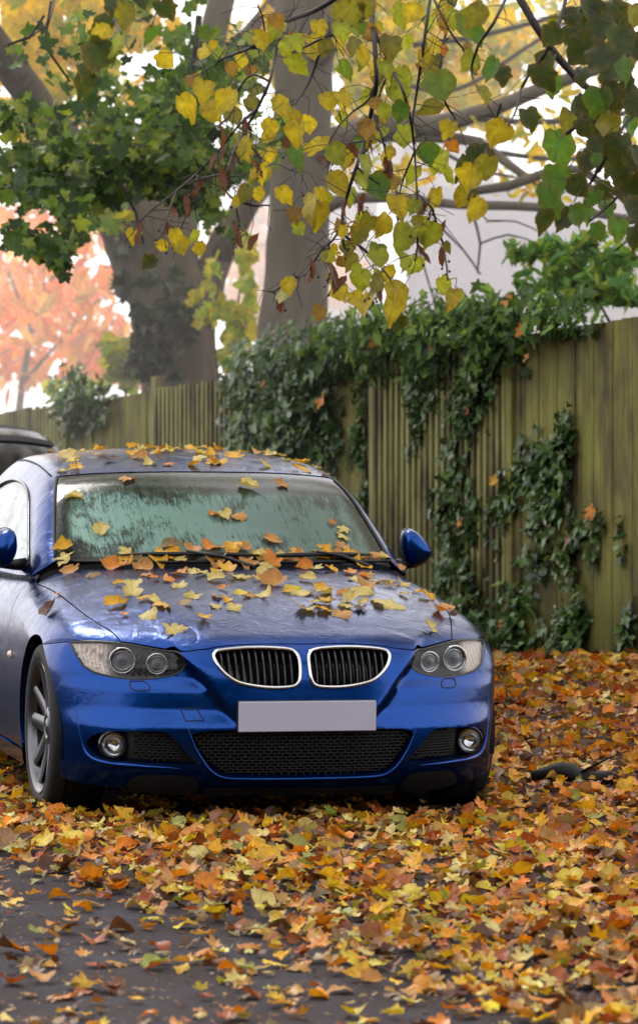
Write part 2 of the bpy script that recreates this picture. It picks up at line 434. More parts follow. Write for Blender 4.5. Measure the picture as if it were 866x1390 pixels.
# ---- outlines in metres, (u across, w up) seen from the front; right half
KID=[(.036,.652),(.10,.660),(.183,.662),(.26,.658),(.322,.649),(.337,.634),(.333,.612),(.316,.582),(.285,.552),(.249,.532),(.19,.519),(.13,.513),(.07,.514),(.036,.521),(.020,.540),(.0135,.59),(.017,.632)]
KIDc=catmull(KID,.008,True)
HOODF=[(0,.671),(.10,.672),(.20,.671),(.30,.664),(.345,.656),(.40,.649),(.450,.644),(.506,.652),(.57,.663),(.638,.673)]
HLTOP=[(.428,.592),(.436,.620),(.452,.640),(.506,.648),(.57,.659),(.635,.669),(.712,.673),(.770,.670)]
HLBOT=[(.428,.592),(.437,.575),(.467,.557),(.552,.541),(.65,.541),(.735,.557),(.772,.580)]
OUT3=[(.800,.445,.664)]   # outer end on the wing
GRL=[(0,.362),(.26,.362),(.385,.356),(.418,.342),(.395,.29),(.350,.225),(.310,.197),(.26,.188),(0,.184)]
FOG=[(.765,.302),(.745,.330),(.70,.347),(.60,.353),(.515,.352),(.475,.325),(.435,.275),(.40,.240),(.46,.236),(.60,.240),(.70,.248),(.748,.268)]
def mir(d): d=np.asarray(d).copy(); d[:,0]*=-1; return d[::-1]
# bumper: half outline in the cylindrical domain, then mirrored
hoodf=front_dom(catmull(HOODF)); hl_out=pdom(surf('side',np.array([[.445,math.atan2(.664-.45,.800-.45)*.4]]))[0])
hltip=front_dom([HLTOP[0]])
iA=int(np.argmin(np.abs(catmull(HOODF)[:,0]-.447)))
bot3=front_dom(catmull(HLBOT)); 
ang=np.radians(np.linspace(113,207,16)); 
def arch(a,v0,w0,r): # point on the flank at the arch, in side domain
    v=v0+r*np.cos(a);w=w0+r*np.sin(a)
    P,ok=cast(Fb,np.stack([np.full_like(v,1.1),v,w],1),np.tile([-1.,0,0],(len(v),1)),0,.7); return P
A=arch(ang,.77,.32,.352)     # from above-front down to the lower front
seam_end=pdom(A[:1]); low=pdom(A)
bottom=front_dom(catmull([(.800,.149),(.72,.140),(.62,.135),(.45,.122),(.25,.119),(0,.118)],.02))
half=np.vstack([hoodf[:iA+1],front_dom(catmull([(.447,.641),(.434,.618),(.428,.592)]))[1:],bot3[1:],hl_out,low,bottom])
full=np.vstack([half,mir(half)[1:-1]])
kdom=front_dom(KIDc); gd=front_dom(catmull(GRL,.012)); grl=np.vstack([gd,mir(gd)[1:-1]]); fd=front_dom(catmull(FOG,.01,True))
bumper=panel('bumper','front',full,[kdom,mir(kdom),grl,fd,mir(fd)],.0125,.0015,.02,.045,M_paint,CAR)
# ---- bonnet
def top_of(uw): return front_cast(*np.asarray(uw).T)[:,:2]
hf=top_of(catmull(HOODF))
SHUT=[(hf[-1][0],hf[-1][1]),(.655,.36),(.684,.47),(.712,.60),(.735,.80),(.750,1.0),(.762,1.2),(.770,1.36)]
HREAR=[(.770,1.36),(.70,1.345),(.55,1.265),(.30,1.19),(0,1.155)]
hh=np.vstack([hf[:-1],catmull(SHUT)[:-1],catmull(HREAR)]); hood=np.vstack([hh,mir(hh)[1:-1]])
panel('bonnet','top',hood,[],.016,.0025,.02,.02,M_paint,CAR)
cw=np.vstack([catmull(HREAR)[::-1],[(.775,1.52),(0,1.52)]]); panel('cowl','top',np.vstack([cw[:-1],[(0,1.52)],mir(cw)[1:-1]]) if False else np.vstack([catmull(HREAR)[::-1],np.array([(.78,1.44),(.78,1.55)]),np.array([(-.78,1.55),(-.78,1.44)]),(catmull(HREAR)*[-1,1])[:-1]]),[],.03,.003,.01,.01,M_black,CAR,push=-.012)
# ---- wings, doors, quarters (side domain: v, angle*.4)
def sdom(P): P=np.asarray(P,float); return np.stack([P[:,1],np.arctan2(P[:,2]-.45,np.abs(P[:,0])-.45)*.4],1)
def lat(vw):
    vw=np.asarray(vw,float); P,ok=cast(Fb,np.stack([np.full(len(vw),1.1),vw[:,0],vw[:,1]],1),np.tile([-1.,0,0],(len(vw),1)),0,.8); return sdom(P)
def topd(uv):
    P,N=surf('top',np.asarray(uv,float)); return sdom(P)
HL3=np.vstack([front_cast(*np.array([(.645,.672),(.712,.674),(.770,.671)]).T)])
arF=sdom(arch(np.radians(np.linspace(113,-20,22)),.77,.32,.352))
BELT=.872
wing=np.vstack([topd(catmull(SHUT)),lat([(1.50,BELT)]),lat([(1.50,.80),(1.49,.7),(1.49,.5),(1.49,.3),(1.49,.215)]),lat([(1.3,.21),(1.16,.205)])[0:],arF[::-1],sdom(HL3[::-1])])
o_wing=panel('front_wing','side',wing,[],.016,.0022,.014,.014,M_paint,CAR,mirror=True)
door=np.vstack([lat([(1.50,BELT),(1.9,BELT+.003),(2.35,BELT+.006),(2.76,BELT+.010)]),lat([(2.77,.7),(2.74,.5),(2.66,.34),(2.60,.215)]),lat([(2.2,.215),(1.8,.215),(1.49,.215)]),lat([(1.49,.3),(1.49,.5),(1.49,.7),(1.50,.80)])])
panel('door','side',door,[],.025,.0022,.014,.014,M_paint,CAR,mirror=True)
arR=sdom(arch(np.radians(np.linspace(200,-20,34)),3.53,.32,.355))
quart=np.vstack([lat([(2.76,BELT+.01),(3.2,BELT+.02),(3.6,BELT+.03)]),topd([(.70,3.66),(.70,3.9),(.69,4.1)]),lat([(4.10,.7),(4.08,.5),(4.02,.25)]),arR[::-1],lat([(3.0,.215),(2.60,.215)]),lat([(2.66,.34),(2.74,.5),(2.77,.7)])])
panel('rear_wing','side',quart,[],.025,.0022,.014,.014,M_paint,CAR,mirror=True)
sill=np.vstack([lat([(1.10,.21),(2.0,.212),(3.05,.21)]),lat([(3.05,.15),(2.0,.15),(1.12,.15)])])
panel('sill','side',sill,[],.025,.001,.03,.02,M_paint,CAR,mirror=True,push=.004)
def rear_dom(P): P=np.asarray(P); return np.stack([np.arctan2(P[:,0],P[:,1]-3.83)*RF,P[:,2]],1)
cr=cast(Fb,np.stack([np.full(4,1.1),np.full(4,4.10),np.array([.93,.7,.45,.2])],1),np.tile([-1.,0,0],(4,1)),0,.9)[0]
rd=rear_dom(cr); rh=np.vstack([[(0,.955),(.3,.955)],rd,[(rd[-1][0]*.9,.17),(0,.16)]])
panel('rear_bumper','rear',np.vstack([rh,mir(rh)[1:-1]]),[],.03,.002,.02,.02,M_paint,CAR)
dk=np.array([(0,3.55),(.70,3.62),(.70,3.9),(.69,4.15),(.60,4.40),(.3,4.5),(0,4.52)]); panel('boot_lid','top',np.vstack([dk,mir(dk)[1:-1]]),[],.03,.002,.02,.02,M_paint,CAR)
tl=np.array([(.34,.86),(.60,.87),(.86,.85),(.84,.72),(.6,.70),(.36,.72)]); panel('tail_lamp','rear',tl,[],.02,.002,.01,.01,M_red,CAR,push=.006,mirror=True)
panel('rear_plate','rear',np.array([(-.26,.60),(.26,.60),(.26,.49),(-.26,.49)]),[],.03,.0,.01,.01,M_plate,CAR,push=.012)
# ---- greenhouse
def ghd(P): P=np.asarray(P,float); return np.stack([P[:,1],np.arctan2(P[:,2]-.7,P[:,0])*.7],1)
def gtop(uv):
    uv=np.asarray(uv,float); P,ok=cast(Fg,np.stack([uv[:,0],uv[:,1],np.full(len(uv),1.6)],1),np.tile([0,0,-1.],(len(uv),1)),0,1.0); return ghd(P)
def glat(vw):
    vw=np.asarray(vw,float); P,ok=cast(Fg,np.stack([np.full(len(vw),1.2),vw[:,0],vw[:,1]],1),np.tile([-1.,0,0],(len(vw),1)),0,1.1); return ghd(P)
def gmir(d): d=np.asarray(d).copy(); d[:,1]=math.pi*.7-d[:,1]; return d[::-1]
wsb=[(0,1.195),(.25,1.222),(.45,1.281),(.60,1.345),(.690,1.395)]; wss=[(.690,1.395),(.668,1.55),(.638,1.72),(.606,1.88),(.586,1.965)]; wst=[(.586,1.965),(.40,1.91),(.2,1.875),(0,1.865)]
wb,wsd,wt=gtop(catmull(wsb)),gtop(catmull(wss)),gtop(catmull(wst))
rwt=gtop(catmull([(0,3.10),(.3,3.095),(.53,3.07)])); rws=gtop(catmull([(.53,3.07),(.58,3.4),(.64,3.72)])); rwb=gtop(catmull([(.64,3.72),(.3,3.80),(0,3.83)]))
DLO=[(1.585,.905),(1.75,1.0),(1.93,1.092),(2.10,1.168),(2.3,1.212),(2.55,1.232),(2.8,1.228),(3.05,1.195),(3.3,1.115),(3.5,1.0),(3.56,.945),(3.50,.922),(3.0,.912),(2.4,.904),(1.9,.900)]
dlo=glat(catmull(DLO,.012,True))
gb=glat([(1.46,.868),(1.7,.862),(2.4,.862),(3.0,.872),(3.6,.90),(3.80,.94)])
# roof with pillars: right half runs belt -> ... closed through the mirrored half
rh=np.vstack([wt[::-1],wsd[::-1][1:],gb,rws[::-1],rwt[::-1][1:]])
roofo=np.vstack([rh,gmir(rh)[1:-1]])
panel('roof','gh',roofo,[dlo,gmir(dlo)],.02,.0018,.012,.012,M_paint,CAR)
wo=np.vstack([wb,wsd[1:],wt[1:]]); wso=np.vstack([wo,gmir(wo)[1:-1]])
def edgef(poly,w0,w1,mode):
    Q=None
    def f(VV):
        q=VV.copy(); q[:,0]=np.abs(q[:,0]) if mode=='side' else q[:,0]
        d=ghd(q); pp=resample(poly,.04); dd=np.full(len(d),9.)
        a=pp;b=np.roll(pp,-1,0)
        for p1,p2 in zip(a,b):
            e=p2-p1;t=np.clip(((d-p1)@e)/(e@e+1e-12),0,1); dd=np.minimum(dd,np.linalg.norm(d-p1-t[:,None]*e,axis=1))
        return sstep(dd,w0,w1)
    return f
panel('windscreen','gh',wso,[],.014,.004,.008,.008,M_wind,CAR,push=-.003,attr=edgef(wso,.030,.052,'front'))
panel('side_window','gh',dlo,[],.02,.003,.006,.006,M_sideg,CAR,push=-.004,mirror=True,attr=edgef(dlo,.004,.016,'side'))
ro=np.vstack([rwt,rws[1:],rwb[1:]]); panel('rear_window','gh',np.vstack([ro,gmir(ro)[1:-1]]),[],.03,.004,.008,.008,M_sideg,CAR,push=-.003,attr=edgef(ro,.0,.02,'front'))
def on_g(d,push):
    P,N=surf('gh',d); return P+N*push
def on_front(uw,push):
    P=front_cast(*np.asarray(uw).T); return P+grad(Fb,P)*push
sweep_on('windscreen_seal',on_g(np.vstack([wb[::-1],gmir(wb)[::-1][1:]])[::2],.001),.006,M_seam,CAR)
for sd_ in (wsd,gmir(wsd)): sweep_on('windscreen_seal',on_g(sd_[::3],.0005),.0065,M_seam,CAR)
for k in (dlo,gmir(dlo)): sweep_on('window_trim',on_g(k[::3],.001),.007,M_gloss,CAR,True)
# roof gutter strips
for s in (1,-1):
    g=gtop([(.600,2.02),(.592,2.4),(.580,2.8),(.565,3.1)]); g=g if s>0 else gmir(g); sweep_on('roof_strip',on_g(catmull(g,.05),.0005),.004,M_seam,CAR)
# ---- kidneys
def kid_surface(pts,push): return on_front(pts,push)
for s in (1,-1):
    K=empty('kidney_grille',(0,0,0),parent=CAR)
    ring=kid_surface(resample(offset(KIDc,.004),.014),.003)
    mb=MB(); 
    # flat chrome frame: three nested tubes give a broad bright band
    mb.tube(ring*[s,1,1],.0066,10,True); mb.build('chrome_frame',M_chrome,K,fix=True)
    v,f,bl=triangulate(resample(offset(KIDc,.001),.012),[],.03); P=on_front(v,-.055)*[s,1,1]
    link('backing',mesh_np('backing',P,[f if s<0 else f[:,::-1]]),M_gloss,K)
    mb=MB()
    for u in np.linspace(.048,.305,11):
        col=KIDc[np.abs(KIDc[:,0]-u)<.012]; lo,hi=col[:,1].min(),col[:,1].max()
        ws_=np.linspace(lo+.004,hi-.004,9); Pf=on_front(np.stack([np.full(9,u),ws_],1),-.006)
        Pb=Pf+[0,.04,0]; hw=.0028
        V=[]
        for a in (Pf,Pb):
            for d in (-hw,hw): V.append((a+[d,0,0])*[s,1,1])
        V=np.vstack(V);i=np.arange(8);q=[]
        for a,b in ((0,1),(1,3),(3,2),(2,0)): q.append(np.stack([a*9+i,b*9+i,b*9+i+1,a*9+i+1],1))
        mb.add(V,np.vstack(q))
    mb.build('slats',plain('dark_slat',(.05,.05,.058),.28,.6),K,False,fix=True)
# ---- lower grille mesh, fog recesses
def backing(name,outl,push,mat,mirror=False,sp=.03):
    for s in ((1,-1) if mirror else (1,)):
        v,f,bl=triangulate(resample(outl,.012),[],sp); P=on_front(v,push)*[s,1,1]; link(name,mesh_np(name,P,[f]),mat,CAR)
gfull=catmull(GRL,.012); gfull=np.vstack([gfull,mir(gfull)[1:-1]])
def hexmesh(name,outl,push,parent,s=1,cw=.028,ch=.0125):
    """staggered flat cells: walls of a moulded grid"""
    mb=MB(); lo,hi=outl.min(0),outl.max(0); rows=int((hi[1]-lo[1])/ch)+1
    off=offset(outl,.004)
    for r in range(rows+1):
        w=lo[1]+r*ch; us=np.arange(lo[0],hi[0],cw/4); ok=inside(off,np.stack([us,np.full_like(us,w)],1))
        run=[]
        for i in range(len(us)):
            if ok[i]: run.append(us[i])
            if (not ok[i] or i==len(us)-1) and len(run)>1:
                x=np.array(run); P=on_front(np.stack([x,np.full_like(x,w)],1),push)
                V=np.vstack([P+[0,0,-.0016],P+[0,0,.0016],P+[0,.012,.0016],P+[0,.012,-.0016]])*[s,1,1]; m=len(x);j=np.arange(m-1)
                mb.add(V,np.vstack([np.stack([a*m+j,b*m+j,b*m+j+1,a*m+j+1],1) for a,b in((0,1),(1,2),(3,0))]))
            if not ok[i]: run=[]
        xs=np.arange(lo[0]+(r%2)*cw/2,hi[0],cw); mid=np.stack([xs,np.full_like(xs,w+ch/2)],1)
        mid=mid[inside(off,mid)] if len(mid) else mid
        if len(mid):
            P=on_front(mid,push)
            for p in P: mb.box(np.array([p[0]*s,p[1]+.006,p[2]]),(.0042,.012,ch))
    return mb.build(name,M_mesh,parent,False,fix=True)
M_mesh=plain('grille_plastic',(.010,.010,.012),.5)
backing('grille_backing',gfull,-.05,M_seam); G=empty('lower_grille',(0,0,0),parent=CAR); hexmesh('grille_mesh',gfull,-.022,G)
FOGc=catmull(FOG,.01,True)
backing('fog_recess',FOGc,-.044,M_black,True)
FM=catmull([(.63,.338),(.52,.345),(.48,.32),(.445,.275),(.43,.25),(.62,.25)],.01,True)
for s in (1,-1):
    T=empty('fog_grille',(0,0,0),parent=CAR); hexmesh('grille_mesh',FM,-.03,T,s,.022,.011)
    c=on_front([(.682,.300)],0)[0]*[s,1,1]; F_=empty('fog_lamp',tuple(c+[0,.012,0]),parent=CAR)
    mb=MB(); mb.lathe([(.03,.052),(-.004,.052),(-.010,.047),(-.004,.0435),(.02,.042)],'y',36); mb.build('bezel',M_gloss,F_,fix=True)
    mb=MB(); mb.lathe([(.03,.001),(.026,.02),(.012,.036),(-.002,.042)],'y',36); mb.build('reflector',M_chrome,F_,fix=True)
    mb=MB(); mb.lathe([(-.016,.0005),(-.0155,.012),(-.013,.024),(-.009,.034),(-.003,.0425)],'y',36); mb.build('lens',M_lens,F_,fix=True)
# painted blades that frame the openings
bl=[(.445,.405),(.428,.352),(.405,.292),(.360,.222),(.317,.190),(.26,.1805),(0,.177)]
b=on_front(catmull(bl,.012),-.002); b=np.vstack([b,(b*[-1,1,1])[::-1][1:]]); sweep_on('grille_blade',b,np.interp(np.arange(len(b)),[0,12,len(b)-13,len(b)-1],[.001,.0075,.0075,.001]),M_paint,CAR,n=12)
bs=[(.800,.58),(.800,.47),(.790,.36),(.776,.285),(.755,.250),(.715,.232),(.60,.224),(.46,.219),(.385,.215)]
b=on_front(catmull(bs,.012),-.003); rr=np.interp(np.arange(len(b)),[0,20,len(b)*.6,len(b)-1],[.001,.007,.010,.001])
sweep_on('fog_blade',b,rr,M_paint,CAR,mirror=True,n=12)
VAL=catmull([(.635,.150),(.60,.188),(.56,.196),(.41,.190),(.385,.16),(.39,.128),(.50,.122),(.60,.131)],.01,True)
for s in (1,-1):
    v,f,_=triangulate(resample(VAL,.012),[],.02); P=on_front(v,.004)*[s,1,1]; link('valance_insert',mesh_np('valance_insert',P,[f]),M_black,CAR)
v,f,_=triangulate(resample(np.vstack([catmull([(-.36,.150),(0,.146),(.36,.150)],.02),catmull([(.36,.119),(0,.1185),(-.36,.119)],.02)]),.012),[],.02); link('lip_shade_strip',mesh_np('lip_shade_strip',on_front(v,.003),[f]),M_black,CAR)  # black strip standing in for shade on the body-coloured lower lip
# number plate
pl=np.array([(-.262,.414)])
mb=MB(); mb.box((0,-.012,.4135),(.526,.012,.117),bev=.004); mb.build('plate_holder',M_black,CAR,False,fix=True)
mb=MB(); mb.box((0,-.0200,.4135),(.518,.006,.111),bev=.0022); pb=mb.build('number_plate',M_plate,CAR,False,fix=True)
# towing-eye cover and washer covers: fine shut lines on the bumper
def outline_part(name,uw,s=1):
    p=catmull(uw,.006,True); P=on_front(p,.0006)*[s,1,1]; mb=MB(); mb.tube(P,.0022,6,True); mb.build(name,M_seam,CAR,fix=True)
outline_part('tow_cover_seam',[(-.452,.435),(-.425,.4365),(-.396,.436),(-.385,.415),(-.374,.397),(-.41,.3965),(-.439,.396),(-.446,.415)])
for s in (1,-1): outline_part('washer_cover_seam',[(.619,.531),(.60,.533),(.572,.532),(.556,.515),(.558,.504),(.58,.501),(.608,.501),(.622,.512)],s)
# ---- headlamps
hlb=catmull(HLBOT); hltp=catmull(HLTOP)
outm=surf('side',np.array([[.445,math.atan2(.664-.45,.800-.45)*.4],[.41,math.atan2(.645-.45,.800-.45)*.4]]))[0]
hd=np.vstack([front_dom(hltp)[:-1],front_dom([HLTOP[-1]]),pdom(outm),front_dom(hlb)[::-1][:-1]])
def dist_in(v,outer):
    d=np.full(len(v),9.)
    for p1,p2 in zip(outer,np.roll(outer,-1,0)):
        e=p2-p1;t=np.clip(((v-p1)@e)/(e@e+1e-12),0,1); d=np.minimum(d,np.linalg.norm(v-p1-t[:,None]*e,axis=1))
    return d
LAMPS=[(.637,.609,.046,.030),(.520,.600,.037,.024)]
for s in (1,-1):
    Hh=empty('headlight',(0,0,0),parent=CAR)
    o=panel('housing','front',hd,[],.012,.0,.004,.004,M_house,Hh,pushf=lambda P,v,o_:-.006-np.minimum(.055,dist_in(v,o_)*1.1),skirt=False)
    c=panel('cover','front',hd,[],.012,.0025,.006,.006,M_lens,Hh,push=-.001)
    if s<0:
        for q in (o,c):
            q.data.transform(Matrix.Diagonal((-1,1,1,1))); q.data.flip_normals()
    p=on_front(resample(np.vstack([hltp[:-1],hlb[::-1][:-1]]),.012),-.004) if False else None
    P,N=surf('front',resample(offset(hd,.001),.012)); mb=MB(); mb.tube((P-N*.004)*[s,1,1],.0052,8,True); mb.build('rim_seal',M_gloss,Hh,fix=True)
    for (u,w,r1,r2) in LAMPS:
        P=on_front([(u,w)],0)[0]; N=grad(Fb,P[None])[0]; c=np.array([P[0]*s,P[1]+.030,P[2]-.004])
        L=empty('lamp',tuple(c),(0,0,R(10*s)),Hh)
        mb=MB(); mb.lathe([(.04,r1*.8),(.0,r1),(-.008,r1+.004),(-.012,r1+.002),(-.011,r1-.002),(-.002,r1-.005),(.012,r2+.006),(.010,r2+.001)],'y',40); mb.build('lamp_ring',M_chrome,L,fix=True)
        mb=MB(); mb.lathe([(-.020,.0004),(-.0185,r2*.35),(-.014,r2*.65),(-.006,r2*.88),(.004,r2)],'y',36); mb.build('lens',M_ball,L,fix=True)
        mb=MB(); a=np.linspace(0,2*np.pi,40,endpoint=False); mb.tube(np.stack([np.cos(a)*(r2+.004),np.full(40,-.002),np.sin(a)*(r2+.004)],1),.0025,6,True); mb.build('inner_ring',M_chrome,L,fix=True)
# ---- side repeater, door handle
for s in (1,-1):
    P=lat([(1.385,.560)]); Q,N=surf('side',P); q=Q[0]*[s,1,1]
    a=np.linspace(0,2*np.pi,24,endpoint=False); mb=MB(); V=[[0,0,0]]
    V=np.vstack([np.stack([np.full(24,.002*s),.036*np.cos(a),.017*np.sin(a)],1),np.stack([np.full(24,.011*s),.026*np.cos(a),.011*np.sin(a)],1),[[.013*s,0,0]]])
    i=np.arange(24); mb.add(V+q,np.stack([i,(i+1)%24,24+(i+1)%24,24+i],1),np.stack([24+i,24+(i+1)%24,np.full(24,48)],1)); mb.build('side_repeater',M_amber,CAR,fix=True)
    P=lat([(2.48,.70),(2.56,.708),(2.66,.708),(2.70,.703)]); Q,N=surf('side',catmull(P,.02)); mb=MB(); mb.tube((Q+N*.018)*[s,1,1],.013,8); mb.build('door_handle',M_paint,CAR,fix=True)
# ---- mirrors
for s in (1,-1):
    Mi=empty('door_mirror',(.868*s,1.655,.972),(0,0,R(-8*s)),CAR)
    prof=catmull([(-.058,.060),(-.040,.082),(.0,.074),(.045,.030),(.070,-.012),(.066,-.034),(.030,-.066),(-.004,-.078),(-.036,-.062),(-.062,-.010)],.012,True); n2=len(prof); cen=prof.mean(0)
    rings=[(-.070,.30),(-.068,.55),(-.060,.74),(-.046,.86),(-.022,.95),(.010,1.0),(.040,1.0),(.046,.965)]
    V=np.vstack([np.stack([(cen[0]+(prof[:,0]-cen[0])*k)*s,np.full(n2,y),cen[1]+(prof[:,1]-cen[1])*k],1) for y,k in rings]+[[[cen[0]*s,-.079,cen[1]]]]); m=len(rings)
    i=np.arange(m-1)[:,None]; j=np.arange(n2)[None]; q=np.stack([i*n2+j,i*n2+(j+1)%n2,(i+1)*n2+(j+1)%n2,(i+1)*n2+j],-1).reshape(-1,4); jj=np.arange(n2)
    mb=MB(); mb.add(V,q,np.stack([np.full(n2,m*n2),(jj+1)%n2,jj],1)); mb.build('shell',M_paint,Mi,fix=True)
    g=np.stack([(cen[0]+(prof[:,0]-cen[0])*.95)*s,np.full(n2,.0445),cen[1]+(prof[:,1]-cen[1])*.95],1); mb=MB(); mb.add(np.vstack([g,[[cen[0]*s,.0445,cen[1]]]]),None,np.stack([jj,(jj+1)%n2,np.full(n2,n2)],1)); mb.build('mirror_glass',M_mirror,Mi,fix=True)
    g2=np.stack([(cen[0]+(prof[:,0]-cen[0])*.985)*s,np.full(n2,.045),cen[1]+(prof[:,1]-cen[1])*.985],1); mb=MB(); mb.tube(g2,.0035,6,True); mb.build('mirror_rim',M_alu,Mi,fix=True)
    mb=MB(); mb.tube([(-.105*s,.0,-.065),(-.05*s,-.005,-.066),(.0,.0,-.060),(.04*s,.0,-.05)],[.028,.022,.020,.012],10); mb.build('mirror_foot',M_black,Mi,fix=True)
# ---- wipers
for u0,u1,va in ((-.44,.10,.035),(.12,.60,.030)):
    us=np.linspace(u0,u1,16); uv=np.stack([us,1.185+.42*us**2+va+.008*np.sin(np.linspace(0,3.1,16))],1)
    P=on_g(gtop(uv),.016); W_=empty('wiper',(0,0,0),parent=CAR)
    mb=MB(); mb.tube(P,np.interp(np.arange(16),[0,3,12,15],[.003,.010,.010,.003]),6); mb.build('blade',M_seam,W_,fix=True)
    mb=MB(); e=P[7]; f0=on_g(gtop([(u1-.03,1.185+.42*(u1-.03)**2-.02)]),.0)[0]; mb.tube([f0,(f0+e)/2+[0,-.005,.018],e+[0,0,.012]],[.012,.009,.006],6); mb.build('arm',M_black,W_,fix=True)
# ---- wheels
def spoke(mb,p0,p1,w0,w1,x0,x1):
    p0=np.array(p0);p1=np.array(p1);d=p1-p0;d/=np.linalg.norm(d);n=np.array([-d[1],d[0]]); rows=[]
    for t in np.linspace(0,1,7):
        c=p0+(p1-p0)*t; w=w0+(w1-w0)*t; x=x0+(x1-x0)*t**1.6; bow=.010*math.sin(t*math.pi)
        for k,(dx,dw) in enumerate(((-.028,-.75),(-.004,-1),(.0,-.6),(.003,0),(.0,.6),(-.004,1),(-.028,.75))):
            q=c+n*w*dw; rows.append((x+dx-bow*0,q[0],q[1]))
    V=np.array(rows);i=np.arange(6)[:,None];j=np.arange(7)[None]; q=np.stack([i*7+j,i*7+(j+1)%7,(i+1)*7+(j+1)%7,(i+1)*7+j],-1).reshape(-1,4); mb.add(V,q)
tyre=MB(); tyre.lathe([(-.100,.245),(-.112,.262),(-.1155,.285),(-.108,.307),(-.095,.317),(-.05,.3215),(-.045,.316),(-.040,.3215),(.0,.323),(.040,.3215),(.045,.316),(.05,.3215),(.095,.317),(.108,.307),(.1155,.285),(.112,.262),(.102,.250)],'x',72)
rim=MB(); rim.lathe([(.078,.222),(.098,.231),(.106,.238),(.111,.247),(.112,.2535),(.104,.2555),(.098,.248)],'x',72)
barrel=MB(); barrel.lathe([(-.10,.245),(-.09,.225),(.03,.217),(.080,.2235)],'x',60)
for k in range(5):
    a0=R(90+72*k)
    for sg in (-1,1):
        a1=a0+sg*R(6.5); a2=a0+sg*R(15); 
        spoke(rim,(.050*math.cos(a0+sg*R(24)),.050*math.sin(a0+sg*R(24))),(.232*math.cos(a2),.232*math.sin(a2)),.034,.027,.074,.097)
rim.lathe([(.05,.078),(.074,.076),(.080,.062),(.081,.045),(.074,.036),(.078,.033),(.083,.020),(.0835,.0005)],'x',40)
disc=MB(); disc.lathe([(.0,.165),(.022,.165),(.024,.16),(.024,.09),(.05,.085),(.05,.04)],'x',48)
cal=MB(); cal.box((.02,.10,.115),(.06,.10,.12),bev=.015)
parts=[(tyre.build('tyre',M_tyre,None,fix=True,auto=40)),rim.build('rim',M_alu,None,fix=True,auto=35),barrel.build('barrel',M_seam,None,fix=True),disc.build('brake_disc',M_disc,None,fix=True,auto=30),cal.build('brake_caliper',M_black,None,False,fix=True)]
first=True
for s in (-1,1):
    for v in (.77,3.53):
        Wh=empty('wheel',(.750*s,v,.322),(0,0,0 if s>0 else math.pi),CAR)
        for p in parts:
            q=p if first else p.copy()
            if not first: COL.objects.link(q)
            q.parent=Wh
        first=False
# ---- underside, wheel wells, cabin
mb=MB(); mb.box((0,2.3,.40),(1.16,3.9,.40),bev=.05); mb.box((0,.62,.33),(1.1,.6,.30),bev=.05); mb.box((0,2.2,.26),(1.5,1.9,.16),bev=.03)
for s in (-1,1):
    for v in (.77,3.53):
        a=np.radians(np.linspace(-15,195,24)); P=[]
        for x in (.58*s,.845*s): P.append(np.stack([np.full(24,x),v+.362*np.cos(a),.32+.362*np.sin(a)],1))
        i=np.arange(23); mb.add(np.vstack(P),np.stack([i,i+1,24+i+1,24+i],1))
mb.build('underbody',M_seam,CAR,False)
mb=MB(); mb.box((0,1.62,.80),(1.40,.45,.16),bev=.05); mb.box((.35,1.70,.90),(.40,.22,.06),bev=.03); mb.build('dashboard',M_cloth,CAR,fix=True)
a=np.linspace(0,2*np.pi,32,endpoint=False); mb=MB(); mb.tube(np.stack([-.36+.185*np.cos(a),1.98+.08*np.sin(a),.90+.165*np.sin(a)],1),.016,8,True); mb.box((-.36,1.975,.90),(.30,.03,.06),bev=.012); mb.build('steering_wheel',M_black,CAR,fix=True)
for s in (-1,1):
    S_=empty('seat',(.36*s,2.55,.42),parent=CAR)
    mb=MB(); mb.box((0,-.15,.06),(.50,.52,.16),bev=.05); mb.build('seat_base',M_cloth,S_,fix=True)
    mb=MB(); mb.box((0,.16,.36),(.48,.15,.56),Matrix.Rotation(R(-14),3,'X'),bev=.05); mb.build('seat_back',M_cloth,S_,fix=True)
    mb=MB(); mb.box((0,.24,.69),(.26,.09,.16),Matrix.Rotation(R(-10),3,'X'),bev=.035); mb.build('headrest',M_cloth,S_,fix=True)
